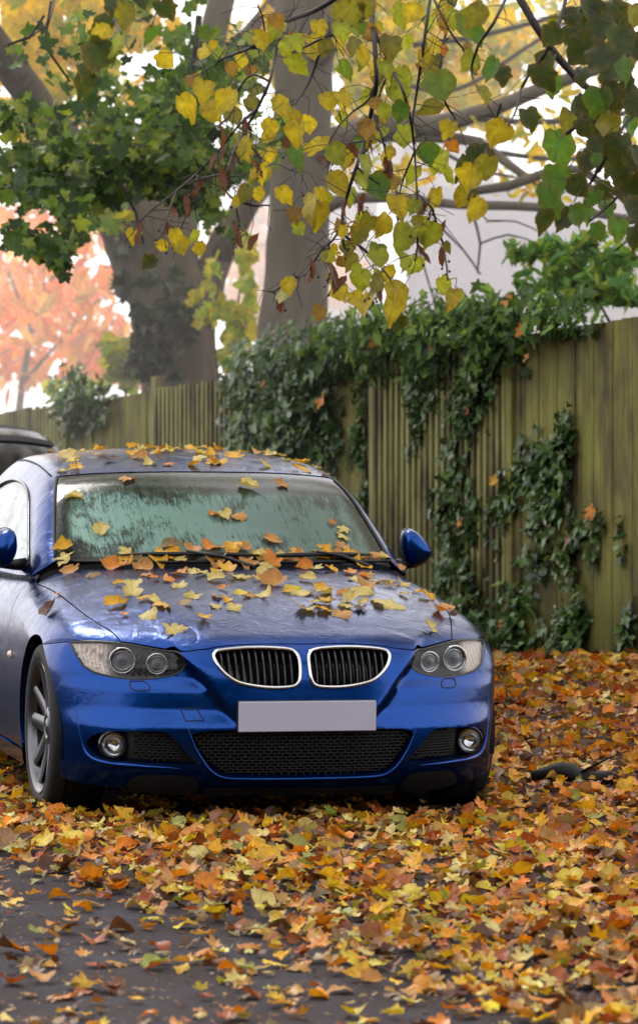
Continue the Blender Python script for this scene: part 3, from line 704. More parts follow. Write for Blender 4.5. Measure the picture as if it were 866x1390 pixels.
# ================================================================== leaves (templates)
def leaf_template(kind,seed):
    r_=np.random.default_rng(seed)
    if kind=='lime': K=[(-90,.38),(-74,.49),(-52,.56),(-28,.55),(-5,.57),(15,.52),(35,.53),(52,.50),(66,.55),(78,.58),(90,.72)]
    elif kind=='maple': K=[(-90,.18),(-62,.40),(-40,.60),(-26,.62),(-12,.44),(4,.52),(18,.68),(32,.84),(44,.72),(56,.52),(66,.64),(78,.76),(90,.92)]
    elif kind=='ivy': K=[(-90,.25),(-60,.55),(-40,.62),(-18,.42),(15,.58),(28,.66),(50,.42),(72,.66),(90,.95)]
    else: K=[(-90,.75),(-60,.45),(-30,.27),(0,.24),(30,.27),(60,.45),(90,.85)]   # plain lance-shaped leaf
    full=[(a,r) for a,r in K]+[(180-a,r) for a,r in K[-2:0:-1]]
    a=np.radians([x[0] for x in full]); r=np.array([x[1] for x in full])*(1+.085*r_.normal(size=len(full)))
    n=len(a); ring=np.stack([r*np.cos(a),r*np.sin(a)],1)
    ring=ring*[r_.uniform(.74,1.08),1]; ring[:,0]+=r_.normal()*.10*ring[:,1]; P=np.vstack([[[0,-.05]],ring*.52,ring]); x,y=P.T
    c=r_.uniform(-1,1,6)
    z=.42*c[0]*x*x+.42*c[1]*y*y+.3*c[2]*x*y+abs(.34*c[3])*np.abs(x)+.05*np.sin(5*x+c[4]*3)*y+.05*np.cos(6*y+3*c[5])*x
    edge=np.r_[0,np.full(n,.5),np.full(n,1.)]
    z+=np.r_[0,np.zeros(n),r_.normal(size=n)*.035]
    i=np.arange(n);j=(i+1)%n
    tri=np.stack([np.zeros(n,int),1+i,1+j],1); quad=np.stack([1+i,1+n+i,1+n+j,1+j],1)
    q=np.vstack([quad[:,[0,1,2]],quad[:,[0,2,3]]])
    V=np.stack([x,y,z],1)
    # stalk
    s=np.array([[-.012,-.18 if kind!='lance' else -.7,0],[.012,-.18 if kind!='lance' else -.7,0],[.02*c[0]+.01,-.62 if kind!='lance' else -.95,.10*c[1]],[.02*c[0]-.01,-.62 if kind!='lance' else -.95,.10*c[1]]])
    k=len(V); V=np.vstack([V,s]); F=np.vstack([tri,q,[[k,k+1,k+2],[k,k+2,k+3]]]); edge=np.r_[edge,[.0]*4]
    stalk=np.r_[np.zeros(k),np.ones(4)]
    return V,F,edge,stalk
TPL={k:[leaf_template(k,10*i+s) for s in range(8)] for i,k in enumerate(('lime','maple','ivy','lance'))}
def rotm(n,yaw,tiltx,tilty):
    cy,sy=np.cos(yaw),np.sin(yaw);cx,sx=np.cos(tiltx),np.sin(tiltx);c2,s2=np.cos(tilty),np.sin(tilty);z=np.zeros(n);o=np.ones(n)
    Rz=np.stack([cy,-sy,z,sy,cy,z,z,z,o],1).reshape(n,3,3);Rx=np.stack([o,z,z,z,cx,-sx,z,sx,cx],1).reshape(n,3,3);Ry=np.stack([c2,z,s2,z,o,z,-s2,z,c2],1).reshape(n,3,3)
    return Ry@Rx@Rz
def frame(N,spin):
    """rotation taking leaf +z to N with spin"""
    N=np.asarray(N,float);N=N/np.linalg.norm(N,axis=1,keepdims=True); h=np.where(np.abs(N[:,2:])<.9,[[0,0,1.]],[[0,1.,0]])
    X=np.cross(h,N);X/=np.linalg.norm(X,axis=1,keepdims=True);Y=np.cross(N,X); c,s=np.cos(spin)[:,None],np.sin(spin)[:,None]
    return np.stack([X*c+Y*s,-X*s+Y*c,N],2)
def leaf_mesh(mb,kind,P,Rm,S,C,edgecol=None,edgeamt=.35,stalkcol=(.10,.05,.02),zk=1.):
    """adds leaves to mb: positions, rotations, sizes, colours"""
    P=np.asarray(P);n=len(P);C=np.asarray(C); w=rng.integers(0,8,n)
    for k in range(8):
        m=np.where(w==k)[0]
        if not len(m): continue
        V,F,e,st=TPL[kind][k]; nv=len(V)
        X=np.einsum('nij,vj->nvi',Rm[m],V*[1,1,zk])*np.asarray(S)[m][:,None,None]+P[m][:,None]
        ec=np.array(edgecol if edgecol is not None else (.16,.06,.012))
        am=(e**2*edgeamt)[None,:,None]*rng.uniform(.1,1.2,(len(m),nv,1)); am=np.clip(am,0,1)
        c=C[m][:,None]*(1-am)+ec*am; c=c*(1-st[None,:,None])+np.array(stalkcol)*st[None,:,None]
        c*=rng.uniform(.8,1.2,(len(m),nv,1))
        mb.add(X.reshape(-1,3),None,(F[None]+(np.arange(len(m))*nv)[:,None,None]).reshape(-1,3),c.reshape(-1,3))
def leafmat(name,transl=.3,rough=.45,spots=.5,spec=.4,scale=90):
    t=NT(name); a=t.n('ShaderNodeAttribute',attribute_name='col').outputs['Color']; o=t.coord('Object')
    nz=t.noise(scale,4,.65,o); n2=t.noise(scale*.3,3,.6,o)
    sp=t.ramp(nz,[(.60,(0,)*3),(.74,(1,)*3)])
    c=t.mix(t.math('MULTIPLY',sp,spots),a,(.07,.03,.012)); c=t.mix(.45,c,t.mix(1.,c,t.ramp(n2,[(.25,(.55,)*3),(.75,(1.4,)*3)]),'MULTIPLY'))
    b=t.bump(n2,.25,.01)
    s=t.pbr(col=c,rough=rough,normal=b,spec=spec)
    if transl<=0: return t.done(s)
    tr=t.n('ShaderNodeBsdfTranslucent',{'Color':t.mix(1.,c,(1.5,1.35,.8),'MULTIPLY'),'Normal':b})
    return t.done(t.n('ShaderNodeMixShader',{0:transl,1:s,2:tr}))
M_fall=leafmat('fallen_leaf',.25,.42,.5); M_fol=leafmat('living_leaf',.45,.5,.15); M_lime=leafmat('lime_leaf',.45,.5,.5,scale=120); M_ivy=leafmat('ivy_leaf',.30,.27,.05,.8)
PAL={'p':(.70,.56,.17),'y':(.80,.43,.02),'o':(.72,.24,.015),'b':(.56,.26,.06),'t':(.28,.18,.08),'d':(.10,.04,.025),'Y':(.72,.54,.03),'r':(.36,.09,.022),'g':(.30,.31,.06)}
NAMES={'p':'pale yellow','y':'golden yellow','o':'orange','b':'tan','t':'dull brown','d':'dark brown','Y':'bright yellow','r':'russet','g':'greenish'}
# ================================================================== ground
FR=np.array([1.403,19.8]); FL=np.array([-1.427,26.3]); FD=(FL-FR)/np.linalg.norm(FL-FR); FN=np.array([FD[1],-FD[0]]); 
if FN[1]>0: FN=-FN      # towards the road
FLEN=np.linalg.norm(FL-FR)
def along(x,y): return (np.asarray(x)-FR[0])*FD[0]+(np.asarray(y)-FR[1])*FD[1]
def dfence(x,y): return (np.asarray(x)-FR[0])*FN[0]+(np.asarray(y)-FR[1])*FN[1]
def zbase(s): return .225-.353*np.clip(s,-1.2,14)/FLEN
def gz(x,y):
    x=np.asarray(x,float);y=np.asarray(y,float); s=along(x,y); d=dfence(x,y)
    road=-.0087*np.clip(x,-8,3); t=1-sstep(d,.2,3.0); t=np.where(d<0,1,t)
    far=1-sstep(y,40,80)
    return road*(1-t)*far+zbase(s)*t*far
def grid_sheet(name,xs,ys,dz,mat,clip=None):
    X,Y=np.meshgrid(xs,ys);Z=gz(X,Y)+dz;n,m=X.shape
    i=np.arange(n-1)[:,None];j=np.arange(m-1)[None]; q=np.stack([i*m+j,i*m+j+1,(i+1)*m+j+1,(i+1)*m+j],-1).reshape(-1,4)
    if clip is not None:
        c=clip(X.ravel()[q].mean(1),Y.ravel()[q].mean(1)); q=q[c]
    o=link(name,mesh_np(name,np.stack([X.ravel(),Y.ravel(),Z.ravel()],1),q),mat); return tag(o,kind='structure')
def soil():
    t=NT('leaf_mould_soil'); o=t.coord('Object'); n=t.noise(25,6,.7,o); n2=t.noise(1.2,3,.5,o)
    c=t.ramp(n,[(.3,(.02,.012,.009)),(.5,(.07,.035,.018)),(.7,(.16,.075,.025))]); c=t.mix(t.math('MULTIPLY',n2,.5),c,(.05,.035,.03))
    return t.done(t.pbr(col=c,rough=.8,normal=t.bump(n,.8,.03)))
def asphalt():
    t=NT('damp_asphalt'); o=t.coord('Object'); n=t.noise(140,5,.75,o); n2=t.noise(2.2,4,.6,o); v=t.n('ShaderNodeTexVoronoi',{'Vector':o,'Scale':110.}).outputs['Distance']
    c=t.ramp(n,[(.3,(.013,.010,.016)),(.55,(.034,.027,.040)),(.8,(.095,.08,.104))]); c=t.mix(t.math('MULTIPLY',t.ramp(n2,[(.4,(0,)*3),(.65,(1,)*3)]),.55),c,(.055,.035,.028))
    r=t.ramp(n2,[(.35,(.6,)*3),(.65,(.85,)*3)])
    return t.done(t.pbr(col=c,rough=r,normal=t.bump(t.math('ADD',n.outputs[0],v),.9,.010),spec=.25))
xs=np.r_[np.linspace(-400,-8,16)[:-1],np.linspace(-8,8,81),np.linspace(8,400,16)[1:]]; ys=np.r_[np.linspace(-60,4,10)[:-1],np.linspace(4,36,129),np.linspace(36,900,24)[1:]]
grid_sheet('ground',xs,ys,-.004,soil())
grid_sheet('road',np.r_[np.linspace(-9,2.2,60)],np.r_[np.linspace(-40,4,12)[:-1],np.linspace(4,34,121)],.004,asphalt(),lambda x,y:dfence(x,y)>2.6)
# fallen leaves ------------------------------------------------------
def carlocal(x,y):
    c,s=math.cos(R(14)),math.sin(R(14)); a=x+.05;b=y-14.0; return a*c+b*s,-a*s+b*c
def dens(x,y):
    """0..1 cover of the ground"""
    # bare asphalt in front of the near side of the car, edge runs diagonally
    e=(x+1.09)*.894+(y-13.15)*.45     # signed distance-like, + on the leafy side
    wob=.10*np.sin(7*x+3*y)+.07*np.sin(13*x-9*y+1)
    f=sstep(e+wob,-.55,.30); base=.15+.85*f**1.4
    u,v=carlocal(x,y); under=(np.abs(u)<.82)&(v>.25)&(v<4.4)
    base=np.where(under,base*.35,base)
    return base
N0=62000; X=rng.uniform(-2.4,3.2,N0);Y=9.0+(rng.uniform(0,1,N0)**1.25)*16
vis=(np.abs(X/Y*FPX)<560)&(dfence(X,Y)>.02)
keep=vis&(rng.uniform(size=N0)<dens(X,Y)*.60); X=X[keep];Y=Y[keep]
n=len(X); lay=rng.uniform(0,1,n)**1.5; dn=dens(X,Y)
S=rng.uniform(.036,.084,n)*np.where(rng.uniform(size=n)<.1,1.25,1); Z=gz(X,Y)+.010+lay*.040*dn+.004
ti=np.where(dn>.5,.42,.20)
Rm=rotm(n,rng.uniform(0,6.28,n),rng.normal(size=n)*ti,rng.normal(size=n)*ti)
keys=list(PAL); pr={'p':.17,'y':.16,'o':.15,'b':.15,'t':.09,'d':.08,'Y':.07,'r':.08,'g':.05}
ck=rng.choice(len(keys),n,p=[pr[k] for k in keys])
# the lower layers are older and browner
old=(lay<.35)&(rng.uniform(size=n)<.7); ck[old]=rng.choice([keys.index('t'),keys.index('d'),keys.index('r'),keys.index('b')],old.sum())
CC=np.array([PAL[k] for k in keys])[ck]*rng.uniform(.75,1.25,(n,1))*(1+.08*rng.normal(size=(n,3))); CC=np.clip(CC*np.where(X>.75,1,0)[:,None]*[1.,.84,.75]+CC*np.where(X>.75,0,1)[:,None],.005,.85)
u_,v_=carlocal(X,Y); 
px=433+FPX*X/Y; py=HOR+FPX*(CAMZ-Z)/Y; sz=S/Y
infr=(px>15)&(px<850)&(py<1370); score=np.where(infr,sz*(.4+lay),0); chosen=np.argsort(-score)[:128]
ind=np.zeros(n,bool); ind[chosen]=True
kindm=rng.uniform(size=n)<.55
mb=MB()
nc=9000; Xc=rng.uniform(-2.0,2.6,nc); Yc=9.2+rng.uniform(0,1,nc)**1.2*9; okc=np.abs(Xc/Yc*FPX)<520; Xc=Xc[okc];Yc=Yc[okc]; nc=len(Xc); kc=rng.integers(0,5,nc)
leaf_mesh(mb,'lance',np.stack([Xc,Yc,gz(Xc,Yc)+.007],1),rotm(nc,rng.uniform(0,6.28,nc),rng.normal(size=nc)*.25,rng.normal(size=nc)*.25),rng.uniform(.006,.022,nc),np.array([(.20,.10,.03),(.12,.05,.02),(.30,.17,.05),(.08,.04,.02),(.40,.25,.06)])[kc])
for kd,m in (('maple',kindm&~ind),('lime',~kindm&~ind)): leaf_mesh(mb,kd,P:=np.stack([X,Y,Z],1)[m],Rm[m],S[m]*np.where(kd=='maple',.62,.9),CC[m],zk=1.5)
tag(mb.build('fallen_leaves',M_fall,None,colattr=True),kind='stuff')
# the leaves that show largest are objects of their own; they share a few meshes
protos={}
def leaf_proto(kd,c,i):
    if (kd,c,i) not in protos:
        m=MB(); s=rng.bit_generator.state; V,F,e,st=TPL[kd][i]; col=np.array(PAL[c])[None]*np.ones((len(V),1)); am=(e**2*.45)[:,None]*rng.uniform(.1,1.2,(len(V),1))
        col=col*(1-am)+np.array((.16,.06,.012))*am; col=col*(1-st[:,None])+np.array((.10,.05,.02))*st[:,None]; m.add(V*[1,1,1.35]*(.62 if kd=='maple' else .9),None,F,col*rng.uniform(.85,1.15,(len(V),1)))
        o=m.build('fallen_leaf',M_fall,None,colattr=True); protos[kd,c,i]=o.data; bpy.data.objects.remove(o)
    return protos[kd,c,i]
for i in np.where(ind)[0]:
    kd='maple' if kindm[i] else 'lime'; c=keys[ck[i]]
    o=bpy.data.objects.new('fallen_leaf',leaf_proto(kd,c,int(rng.integers(0,8)))); COL.objects.link(o)
    o.matrix_world=Matrix.Translation((X[i],Y[i],Z[i]))@Matrix(Rm[i].tolist()).to_4x4()@Matrix.Scale(S[i],4)
    bare=dn[i]<.45
    where='on the bare asphalt' if bare else ('in the thick leaf litter right of the car' if X[i]>.72 else 'in the leaf litter before the car')
    tag(o,f"{NAMES[c]} {'lobed' if kd=='maple' else 'heart-shaped'} leaf lying {where}",'leaf',f"{NAMES[c]} {'lobed' if kd=='maple' else 'heart-shaped'} leaves {where}")
# leaves lying on the car
M_CAR=Matrix.Translation((-.05,14.0,-.002))@Matrix.Rotation(R(14),4,'Z')@Matrix.Rotation(R(.5),4,'Y')
CARLEAVES="""gy-0.468,2.734,1.348,0.041 gp-0.425,2.650,1.352,0.064 gp-0.479,2.205,1.317,0.064 gd-0.317,2.136,1.325,0.058 gb-0.196,2.158,1.334,0.064 gp-0.184,2.013,1.312,0.052 go-0.110,1.976,1.306,0.052 gy0.003,1.975,1.307,0.058 gp0.034,2.109,1.330,0.081 gp-0.102,2.295,1.352,0.046 gy0.131,2.681,1.371,0.058 gy0.238,2.615,1.366,0.064 gy0.214,2.202,1.339,0.075 gp0.102,2.028,1.316,0.052 gy0.314,2.472,1.355,0.058 gp0.415,2.390,1.341,0.075 gy0.517,2.242,1.315,0.070 gp0.560,2.145,1.295,0.052 gb0.570,2.015,1.272,0.046 gp-0.549,2.025,1.279,0.058 gb-0.321,1.809,1.253,0.064 gp-0.555,1.739,1.178,0.070 gp-0.492,1.487,1.045,0.070 gy-0.642,1.453,0.982,0.070 gp-0.662,1.393,0.940,0.093 gp0.165,1.708,1.224,0.081 gb0.320,1.746,1.227,0.075 go-0.026,1.500,1.114,0.041 gp0.022,1.496,1.111,0.058 gb0.081,1.489,1.106,0.075 gb0.184,1.354,1.018,0.070 go0.481,1.537,1.078,0.029 gp0.500,1.464,1.029,0.075 gb0.488,1.393,0.990,0.070 gp0.532,1.515,1.052,0.064 gy0.401,1.315,0.963,0.070 gb0.556,1.346,0.944,0.064 gt-0.240,1.321,0.992,0.070 gy-0.238,1.275,0.964,0.064 gb-0.159,1.280,0.976,0.075 go-0.084,1.292,0.987,0.081 gy0.009,1.289,0.987,0.075 gb0.052,1.281,0.982,0.064 gp0.124,1.240,0.954,0.087 gy-0.293,1.295,0.970,0.041 gb-0.648,1.310,0.894,0.070 bt-0.583,1.139,0.881,0.070 go-0.473,1.261,0.914,0.087 gy-0.424,1.277,0.935,0.058 gt-0.387,1.257,0.930,0.075 gb-0.369,1.217,0.910,0.075 by-0.525,0.916,0.855,0.041 bp-0.483,0.850,0.850,0.075 bb-0.391,1.035,0.885,0.058 bo-0.381,0.950,0.874,0.052 bo-0.328,0.916,0.871,0.064 bo-0.252,1.029,0.890,0.075 bp-0.310,0.810,0.854,0.087 bp-0.503,0.750,0.828,0.075 by-0.474,0.641,0.810,0.064 bp-0.446,0.608,0.808,0.064 by-0.438,0.534,0.792,0.081 by-0.592,0.642,0.788,0.081 bp-0.509,0.460,0.760,0.099 bp-0.448,0.265,0.713,0.099 by-0.309,0.327,0.750,0.075 bp-0.291,0.620,0.821,0.081 bt-0.347,0.532,0.800,0.070 bp-0.176,1.009,0.889,0.070 by-0.053,1.124,0.906,0.075 bo-0.145,0.736,0.846,0.052 bb-0.203,0.608,0.821,0.052 bp-0.237,0.477,0.791,0.052 bp-0.178,0.434,0.782,0.058 bp-0.060,0.933,0.879,0.104 bb-0.078,0.609,0.823,0.058 gb0.028,1.188,0.927,0.087 bd-0.807,0.819,0.759,0.081 bo-0.753,0.982,0.814,0.029 go0.147,1.196,0.926,0.087 gp0.128,1.180,0.918,0.075 gy0.255,1.232,0.936,0.029 go0.284,1.198,0.913,0.064 bp0.301,1.123,0.901,0.070 bp0.078,0.947,0.881,0.093 bb0.072,0.834,0.863,0.093 bp0.022,0.902,0.875,0.046 bp-0.018,0.607,0.823,0.064 bp0.134,0.645,0.829,0.081 bp0.224,0.645,0.827,0.070 bb0.306,0.667,0.829,0.058 bp0.391,0.683,0.828,0.099 gy0.549,1.287,0.910,0.070 bb0.519,1.076,0.882,0.070 bp0.420,0.952,0.872,0.064 bb0.451,0.850,0.853,0.081 bt0.547,0.904,0.849,0.070 gb0.715,1.373,0.904,0.058 bp0.635,1.000,0.849,0.058 bp0.200,0.510,0.800,0.075 bp0.092,0.417,0.779,0.075 by0.165,0.410,0.776,0.070 bp0.274,0.465,0.787,0.081 bb0.220,0.352,0.760,0.075 bd0.318,0.445,0.780,0.058 bp0.455,0.523,0.786,0.139 bp0.566,0.324,0.710,0.075 bo0.677,0.590,0.759,0.070 bd0.711,0.566,0.746,0.046 by0.688,0.833,0.807,0.058 by0.664,0.897,0.824,0.046 bb0.735,0.712,0.773,0.075 gb0.546,1.356,0.952,0.070 gy0.380,1.311,0.964,0.081 gb0.625,1.397,0.954,0.058 gp0.662,1.397,0.942,0.052"""
items=[]
for t in CARLEAVES.split():
    k,c=t[0],t[1]; u,v,w,s=[float(q) for q in t[2:].split(',')]; items.append((k,c,u,v,w,s))
for u,s,c in ((-.39,.075,'p'),(-.30,.06,'y'),(-.04,.045,'b'),(.04,.05,'o'),(.17,.058,'y'),(.385,.062,'b'),(.50,.06,'y')):
    v=2.5-.3*(u>.45); P,ok=cast(Fg,np.array([[u,v,1.7]]),np.array([[0,0,-1.]]),0,.6); items.append(('g',c,u,v,P[0,2],s))
def zone(k,u,v,w):
    if k=='g' and w>1.285: return 'car roof'
    if k=='g': return ('left side of the windscreen' if u<-.25 else 'right side of the windscreen' if u>.25 else 'middle of the windscreen')
    if abs(u)>.70: return 'left front wing' if u<0 else 'right front wing'
    row='rear edge' if v>.95 else 'middle' if v>.5 else 'front'
    return f"{'left' if u<-.2 else 'right' if u>.2 else 'central'} bonnet {row}"
re_=np.random.default_rng(21)
def extra(F,k,u,v,c,s):
    P,ok=cast(F,np.array([[u,v,1.7]]),np.array([[0,0,-1.]]),0,1.2); items.append((k,c,u,v,P[0,2],s))
for i in range(14): u=re_.uniform(-.5,.5); extra(Fg,'g',u,1.185+.42*u*u+re_.uniform(.02,.09),'ypbo'[i%4],re_.uniform(.055,.085))
for i in range(22): u=re_.uniform(-.6,.6); extra(Fb,'b',u,re_.uniform(.5,1.14),'pypyYo'[i%6],re_.uniform(.04,.075))
for i in range(26): u=re_.uniform(-.5,.55); extra(Fg,'g',u,re_.uniform(2.0,2.75),'ypYyp'[i%5],re_.uniform(.045,.08))
items.sort(key=lambda t:t[2]); cnt={};tot={}
for k,c,u,v,w,s in items: z=(c,zone(k,u,v,w)); tot[z]=tot.get(z,0)+1
ORD=['first','second','third','fourth','fifth','sixth','seventh','eighth','ninth','tenth','eleventh','twelfth','thirteenth','fourteenth','fifteenth','sixteenth','seventeenth','eighteenth','nineteenth','twentieth','twenty-first','twenty-second','twenty-third','twenty-fourth']
rl=np.random.default_rng(5)
for k,c,u,v,w,s in items:
    F=Fb if k=='b' else Fg; N=grad(F,np.array([[u,v,w]]))[0]
    if N[2]<.15: N[2]=.3
    kd='maple' if rl.uniform()<.3 else 'lime'
    tl=rl.normal(size=3)*.20; Nn=N+tl+np.array([0,-.12,0]); steep=(k=='g' and zone(k,u,v,w)!='car roof')
    if steep: Nn=N+.12*rl.normal(size=3)
    M=frame(Nn[None],np.array([rl.uniform(0,6.28)]))[0]
    o=bpy.data.objects.new('fallen_leaf',leaf_proto(kd,c,int(rl.integers(0,8)))); COL.objects.link(o)
    p=np.array([u,v,w])+N*(.008 if not steep else .004)
    o.matrix_world=M_CAR@Matrix.Translation(p)@Matrix(M.tolist()).to_4x4()@Matrix.Scale(s*1.15,4)
    z=(c,zone(k,u,v,w)); cnt[z]=cnt.get(z,0)+1
    lab=f"{NAMES[c]} leaf on the {z[1]}"
    if tot[z]>1: lab+=f", {ORD[cnt[z]-1]} such from the left"
    tag(o,lab,'leaf','leaves lying on the blue car')
# ================================================================== fence
def fpt(s,d,z): return np.array([FR[0]+FD[0]*s+FN[0]*d,FR[1]+FD[1]*s+FN[1]*d,z])
FH=1.76
def wood(name,a,b,c,vs=1.):
    t=NT(name); o=t.coord('Object'); 
    g=t.noise(1,5,.65,t.coord('Object',(34,34,1.1)),.3); big=t.noise(1.6,4,.6,t.coord('Object',(2.4,2.4,.8))); fine=t.noise(90,4,.7,t.coord('Object',(1,1,.15)))
    col=t.ramp(g,[(.28,a),(.5,b),(.72,c)]); col=t.mix(t.ramp(big,[(.40,(0,)*3),(.60,(.85,)*3)]),col,(.085,.058,.038))
    z=t.n('ShaderNodeSeparateXYZ',{0:t.n('ShaderNodeTexCoord').outputs['Object']}).outputs[2]
    moss=t.math('MULTIPLY',t.ramp(t.math('ADD',z,t.math('MULTIPLY',big,.5)),[(.45,(1,)*3),(.85,(0,)*3)]),.6)
    col=t.mix(moss,col,(.075,.085,.012)); col=t.mix(t.math('MULTIPLY',fine,.35),col,(.03,.03,.015))
    return t.done(t.pbr(col=col,rough=.75,normal=t.bump(g,.4,.01),spec=.3))
M_wood=wood('weathered_boards',(.165,.165,.038),(.31,.30,.075),(.43,.41,.125)); M_slat=wood('weathered_slats',(.23,.23,.075),(.39,.38,.135),(.50,.48,.21)); M_dark=plain('dark_timber',(.028,.026,.013),.8)
FENCE=empty('wooden_fence',tuple(fpt(0,0,0))); tag(FENCE,'weathered green-stained timber fence of boarded and slatted panels behind the car','fence')
zang=math.atan2(FD[1],FD[0])
PW=FLEN/4
# panel edges along s: plain panel 0 centred at s=0
for k in range(-1,8):
    s0=(k-.5)*PW; s1=s0+PW; slat=(k%2==1); zb=zbase((s0+s1)/2); o=fpt((s0+s1)/2,0,0); dz=zbase(s1)-zbase(s0)
    P_=empty('fence_panel',tuple(np.r_[o[:2]-fpt(0,0,0)[:2],zb]),(0,0,zang),FENCE); tag(P_,'slatted fence panel with vertical battens' if slat else 'plain fence panel of wide upright boards')
    sk=lambda x: x*dz/PW    # follow the fall of the ground
    mb=MB(); nb=17; bw=PW/nb
    for i in range(nb):
        x=-PW/2+(i+.5)*bw; mb.box((x,rng.normal()*.002+(-.002 if i%2 else .002),FH/2+.02+sk(x)),(bw*1.06,.012,FH-.04+rng.normal()*.006),Matrix.Rotation(rng.normal()*.006,3,'Y'))
    mb.build('boards',M_wood if not slat else M_dark,P_,False)
    mb=MB()
    for zz in (.10,FH*.5,FH-.06): mb.box((0,-.04,zz),(PW-.02,.04,.07),Matrix.Rotation(-math.atan2(dz,PW),3,'Y'))
    mb.build('rail',M_dark,P_,False)
    if slat:
        mb=MB(); ns=23
        for i in range(ns):
            x=-PW/2+(i+.5)*PW/ns; mb.box((x,.030,FH/2+sk(x)+rng.normal()*.008+.02),(.036,.024,FH-.02),Matrix.Rotation(rng.normal()*.004,3,'Y'))
        mb.build('battens',M_slat,P_,False)
    mb=MB(); mb.box((0,0,-.06),(PW-.10,.04,.22),Matrix.Rotation(-math.atan2(dz,PW),3,'Y')); mb.build('gravel_board',M_dark,P_,False)
    po=fpt(s0,0,0); mb=MB(); mb.box((0,0,.9),(.09,.075,FH+.25),bev=.006); q=mb.build('post',M_wood if slat else M_slat,FENCE,False); q.location=tuple(np.r_[po[:2]-fpt(0,0,0)[:2],zbase(s0)-.05]); q.rotation_euler=(0,0,zang)
def onfence(px,py,d=0.):
    """point of the fence plane (d in front of it) that lies on the sight line of a picture position"""
    o=np.array([0,0,CAMZ]); r=np.array([(px-433.)/FPX,1.,-(py-HOR)/FPX]); p0=fpt(0,d,0); n3=np.array([FN[0],FN[1],0]); t=n3.dot(p0-o)/n3.dot(r); return o+r*t
# ================================================================== ivy
def ivy(label,blobs,stems=(),dens_=1.,bright=0.,orange=0,kind='ivy',name='ivy_plant',size=(.024,.074),cols=None,fringe=False):
    """blobs: (px,py,rx,ry,n,depth) ellipses on the fence; all converted to metres on the fence plane"""
    P=[];D=[];H=[]
    for px,py,rx,ry,n,dp in blobs:
        n=int(n*.62*dens_)
        c=onfence(px,py,0); Zc=c[1]; k=Zc/FPX
        a=rng.uniform(0,2*np.pi,n);r=np.sqrt(rng.uniform(0,1,n)); x=rng.normal(size=n)*.12
        sx=(r*np.cos(a)+x)*rx*k/abs(FD[0]-FD[1]*c[0]/c[1]); sz_=(r*np.sin(a)+rng.normal(size=n)*.10)*ry*k
        L_=9; ns_=max(1,n//L_); id_=np.minimum(np.arange(n)//L_,ns_-1); stp=np.arange(n)%L_
        wal=np.cumsum(rng.normal(size=(ns_,L_)),1)*.022; sx0=sx[id_*L_ if False else np.minimum(id_*L_,n-1)]; sz0=sz_[np.minimum(id_*L_,n-1)]
        sx=.35*sx+.65*sx0+wal[id_,stp]; sz_=.35*sz_+.65*sz0-(stp-2)*.026+rng.normal(size=n)*.02
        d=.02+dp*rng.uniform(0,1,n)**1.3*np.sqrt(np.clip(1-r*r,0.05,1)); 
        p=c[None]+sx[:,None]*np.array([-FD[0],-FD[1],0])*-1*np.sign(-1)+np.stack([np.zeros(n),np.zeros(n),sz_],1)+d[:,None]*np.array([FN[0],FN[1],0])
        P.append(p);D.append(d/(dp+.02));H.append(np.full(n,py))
    P=np.vstack(P);d=np.concatenate(D);n=len(P)
    root=empty(name,tuple(onfence(blobs[0][0],blobs[0][1],0))); tag(root,label,'ivy',None); base=np.array(root.location)
    N=np.stack([FN[0]+rng.normal(size=n)*.8,FN[1]+rng.normal(size=n)*.4,.45+rng.normal(size=n)*.6],1)
    M=frame(N,np.pi+rng.normal(size=n)*.7)
    n_=1
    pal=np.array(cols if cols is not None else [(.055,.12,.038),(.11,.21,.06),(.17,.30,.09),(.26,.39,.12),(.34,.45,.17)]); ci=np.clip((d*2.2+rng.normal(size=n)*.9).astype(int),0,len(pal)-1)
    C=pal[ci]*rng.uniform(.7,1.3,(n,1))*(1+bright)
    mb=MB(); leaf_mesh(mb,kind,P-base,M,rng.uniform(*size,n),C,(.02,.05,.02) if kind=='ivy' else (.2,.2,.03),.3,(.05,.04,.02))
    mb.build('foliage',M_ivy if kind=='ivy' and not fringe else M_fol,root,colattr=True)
    if len(stems):
        mb=MB()
        for st in stems:
            q=catmull(np.array([onfence(x,y,.015+.01*i%2) for i,(x,y) in enumerate(st)])-base,.08); q+=rng.normal(size=q.shape)*.006; mb.tube(q,np.linspace(.011,.004,len(q)),5)
        mb.build('stem',M_dark,root,fix=True)
    return root
ivy('dense ivy curtain hanging over the fence above the car roof, left of the bare boards',[(395,545,66,82,1500,.20),(350,560,34,70,420,.14),(430,520,40,62,600,.20),(445,600,24,60,260,.12),(385,475,60,22,420,.30),(330,520,22,40,120,.10),(450,480,30,25,260,.25)],[[(440,700),(435,600),(420,500),(400,460)],[(400,700),(390,600),(370,500)]])
ivy('long bushy ivy fringe trailing along the top of the fence',[(480,455,70,22,620,.30),(560,440,70,22,700,.34),(640,425,70,26,800,.36),(720,420,60,20,560,.30),(780,415,50,12,260,.25),(690,455,40,30,380,.22),(600,470,40,26,300,.18),(520,475,40,16,180,.15)],[[(420,480),(520,455),(620,440),(720,425)]],bright=.35,fringe=True,cols=[(.05,.10,.03),(.09,.18,.04),(.15,.26,.055),(.21,.33,.07),(.32,.40,.09)])  # leaf colours raised here to paint in the fringe's back light
ivy('tall ivy strand hanging in the middle of the slatted panel down to the ground',[(645,530,28,60,480,.13),(668,500,26,50,380,.13),(636,620,22,50,330,.11),(625,700,26,50,360,.11),(630,770,30,44,330,.11),(650,820,34,38,330,.12),(685,850,26,30,240,.12),(612,655,16,44,140,.08),(655,690,14,60,160,.08)],[[(650,880),(640,780),(628,700),(640,600),(660,500),(655,440)]],dens_=.62)
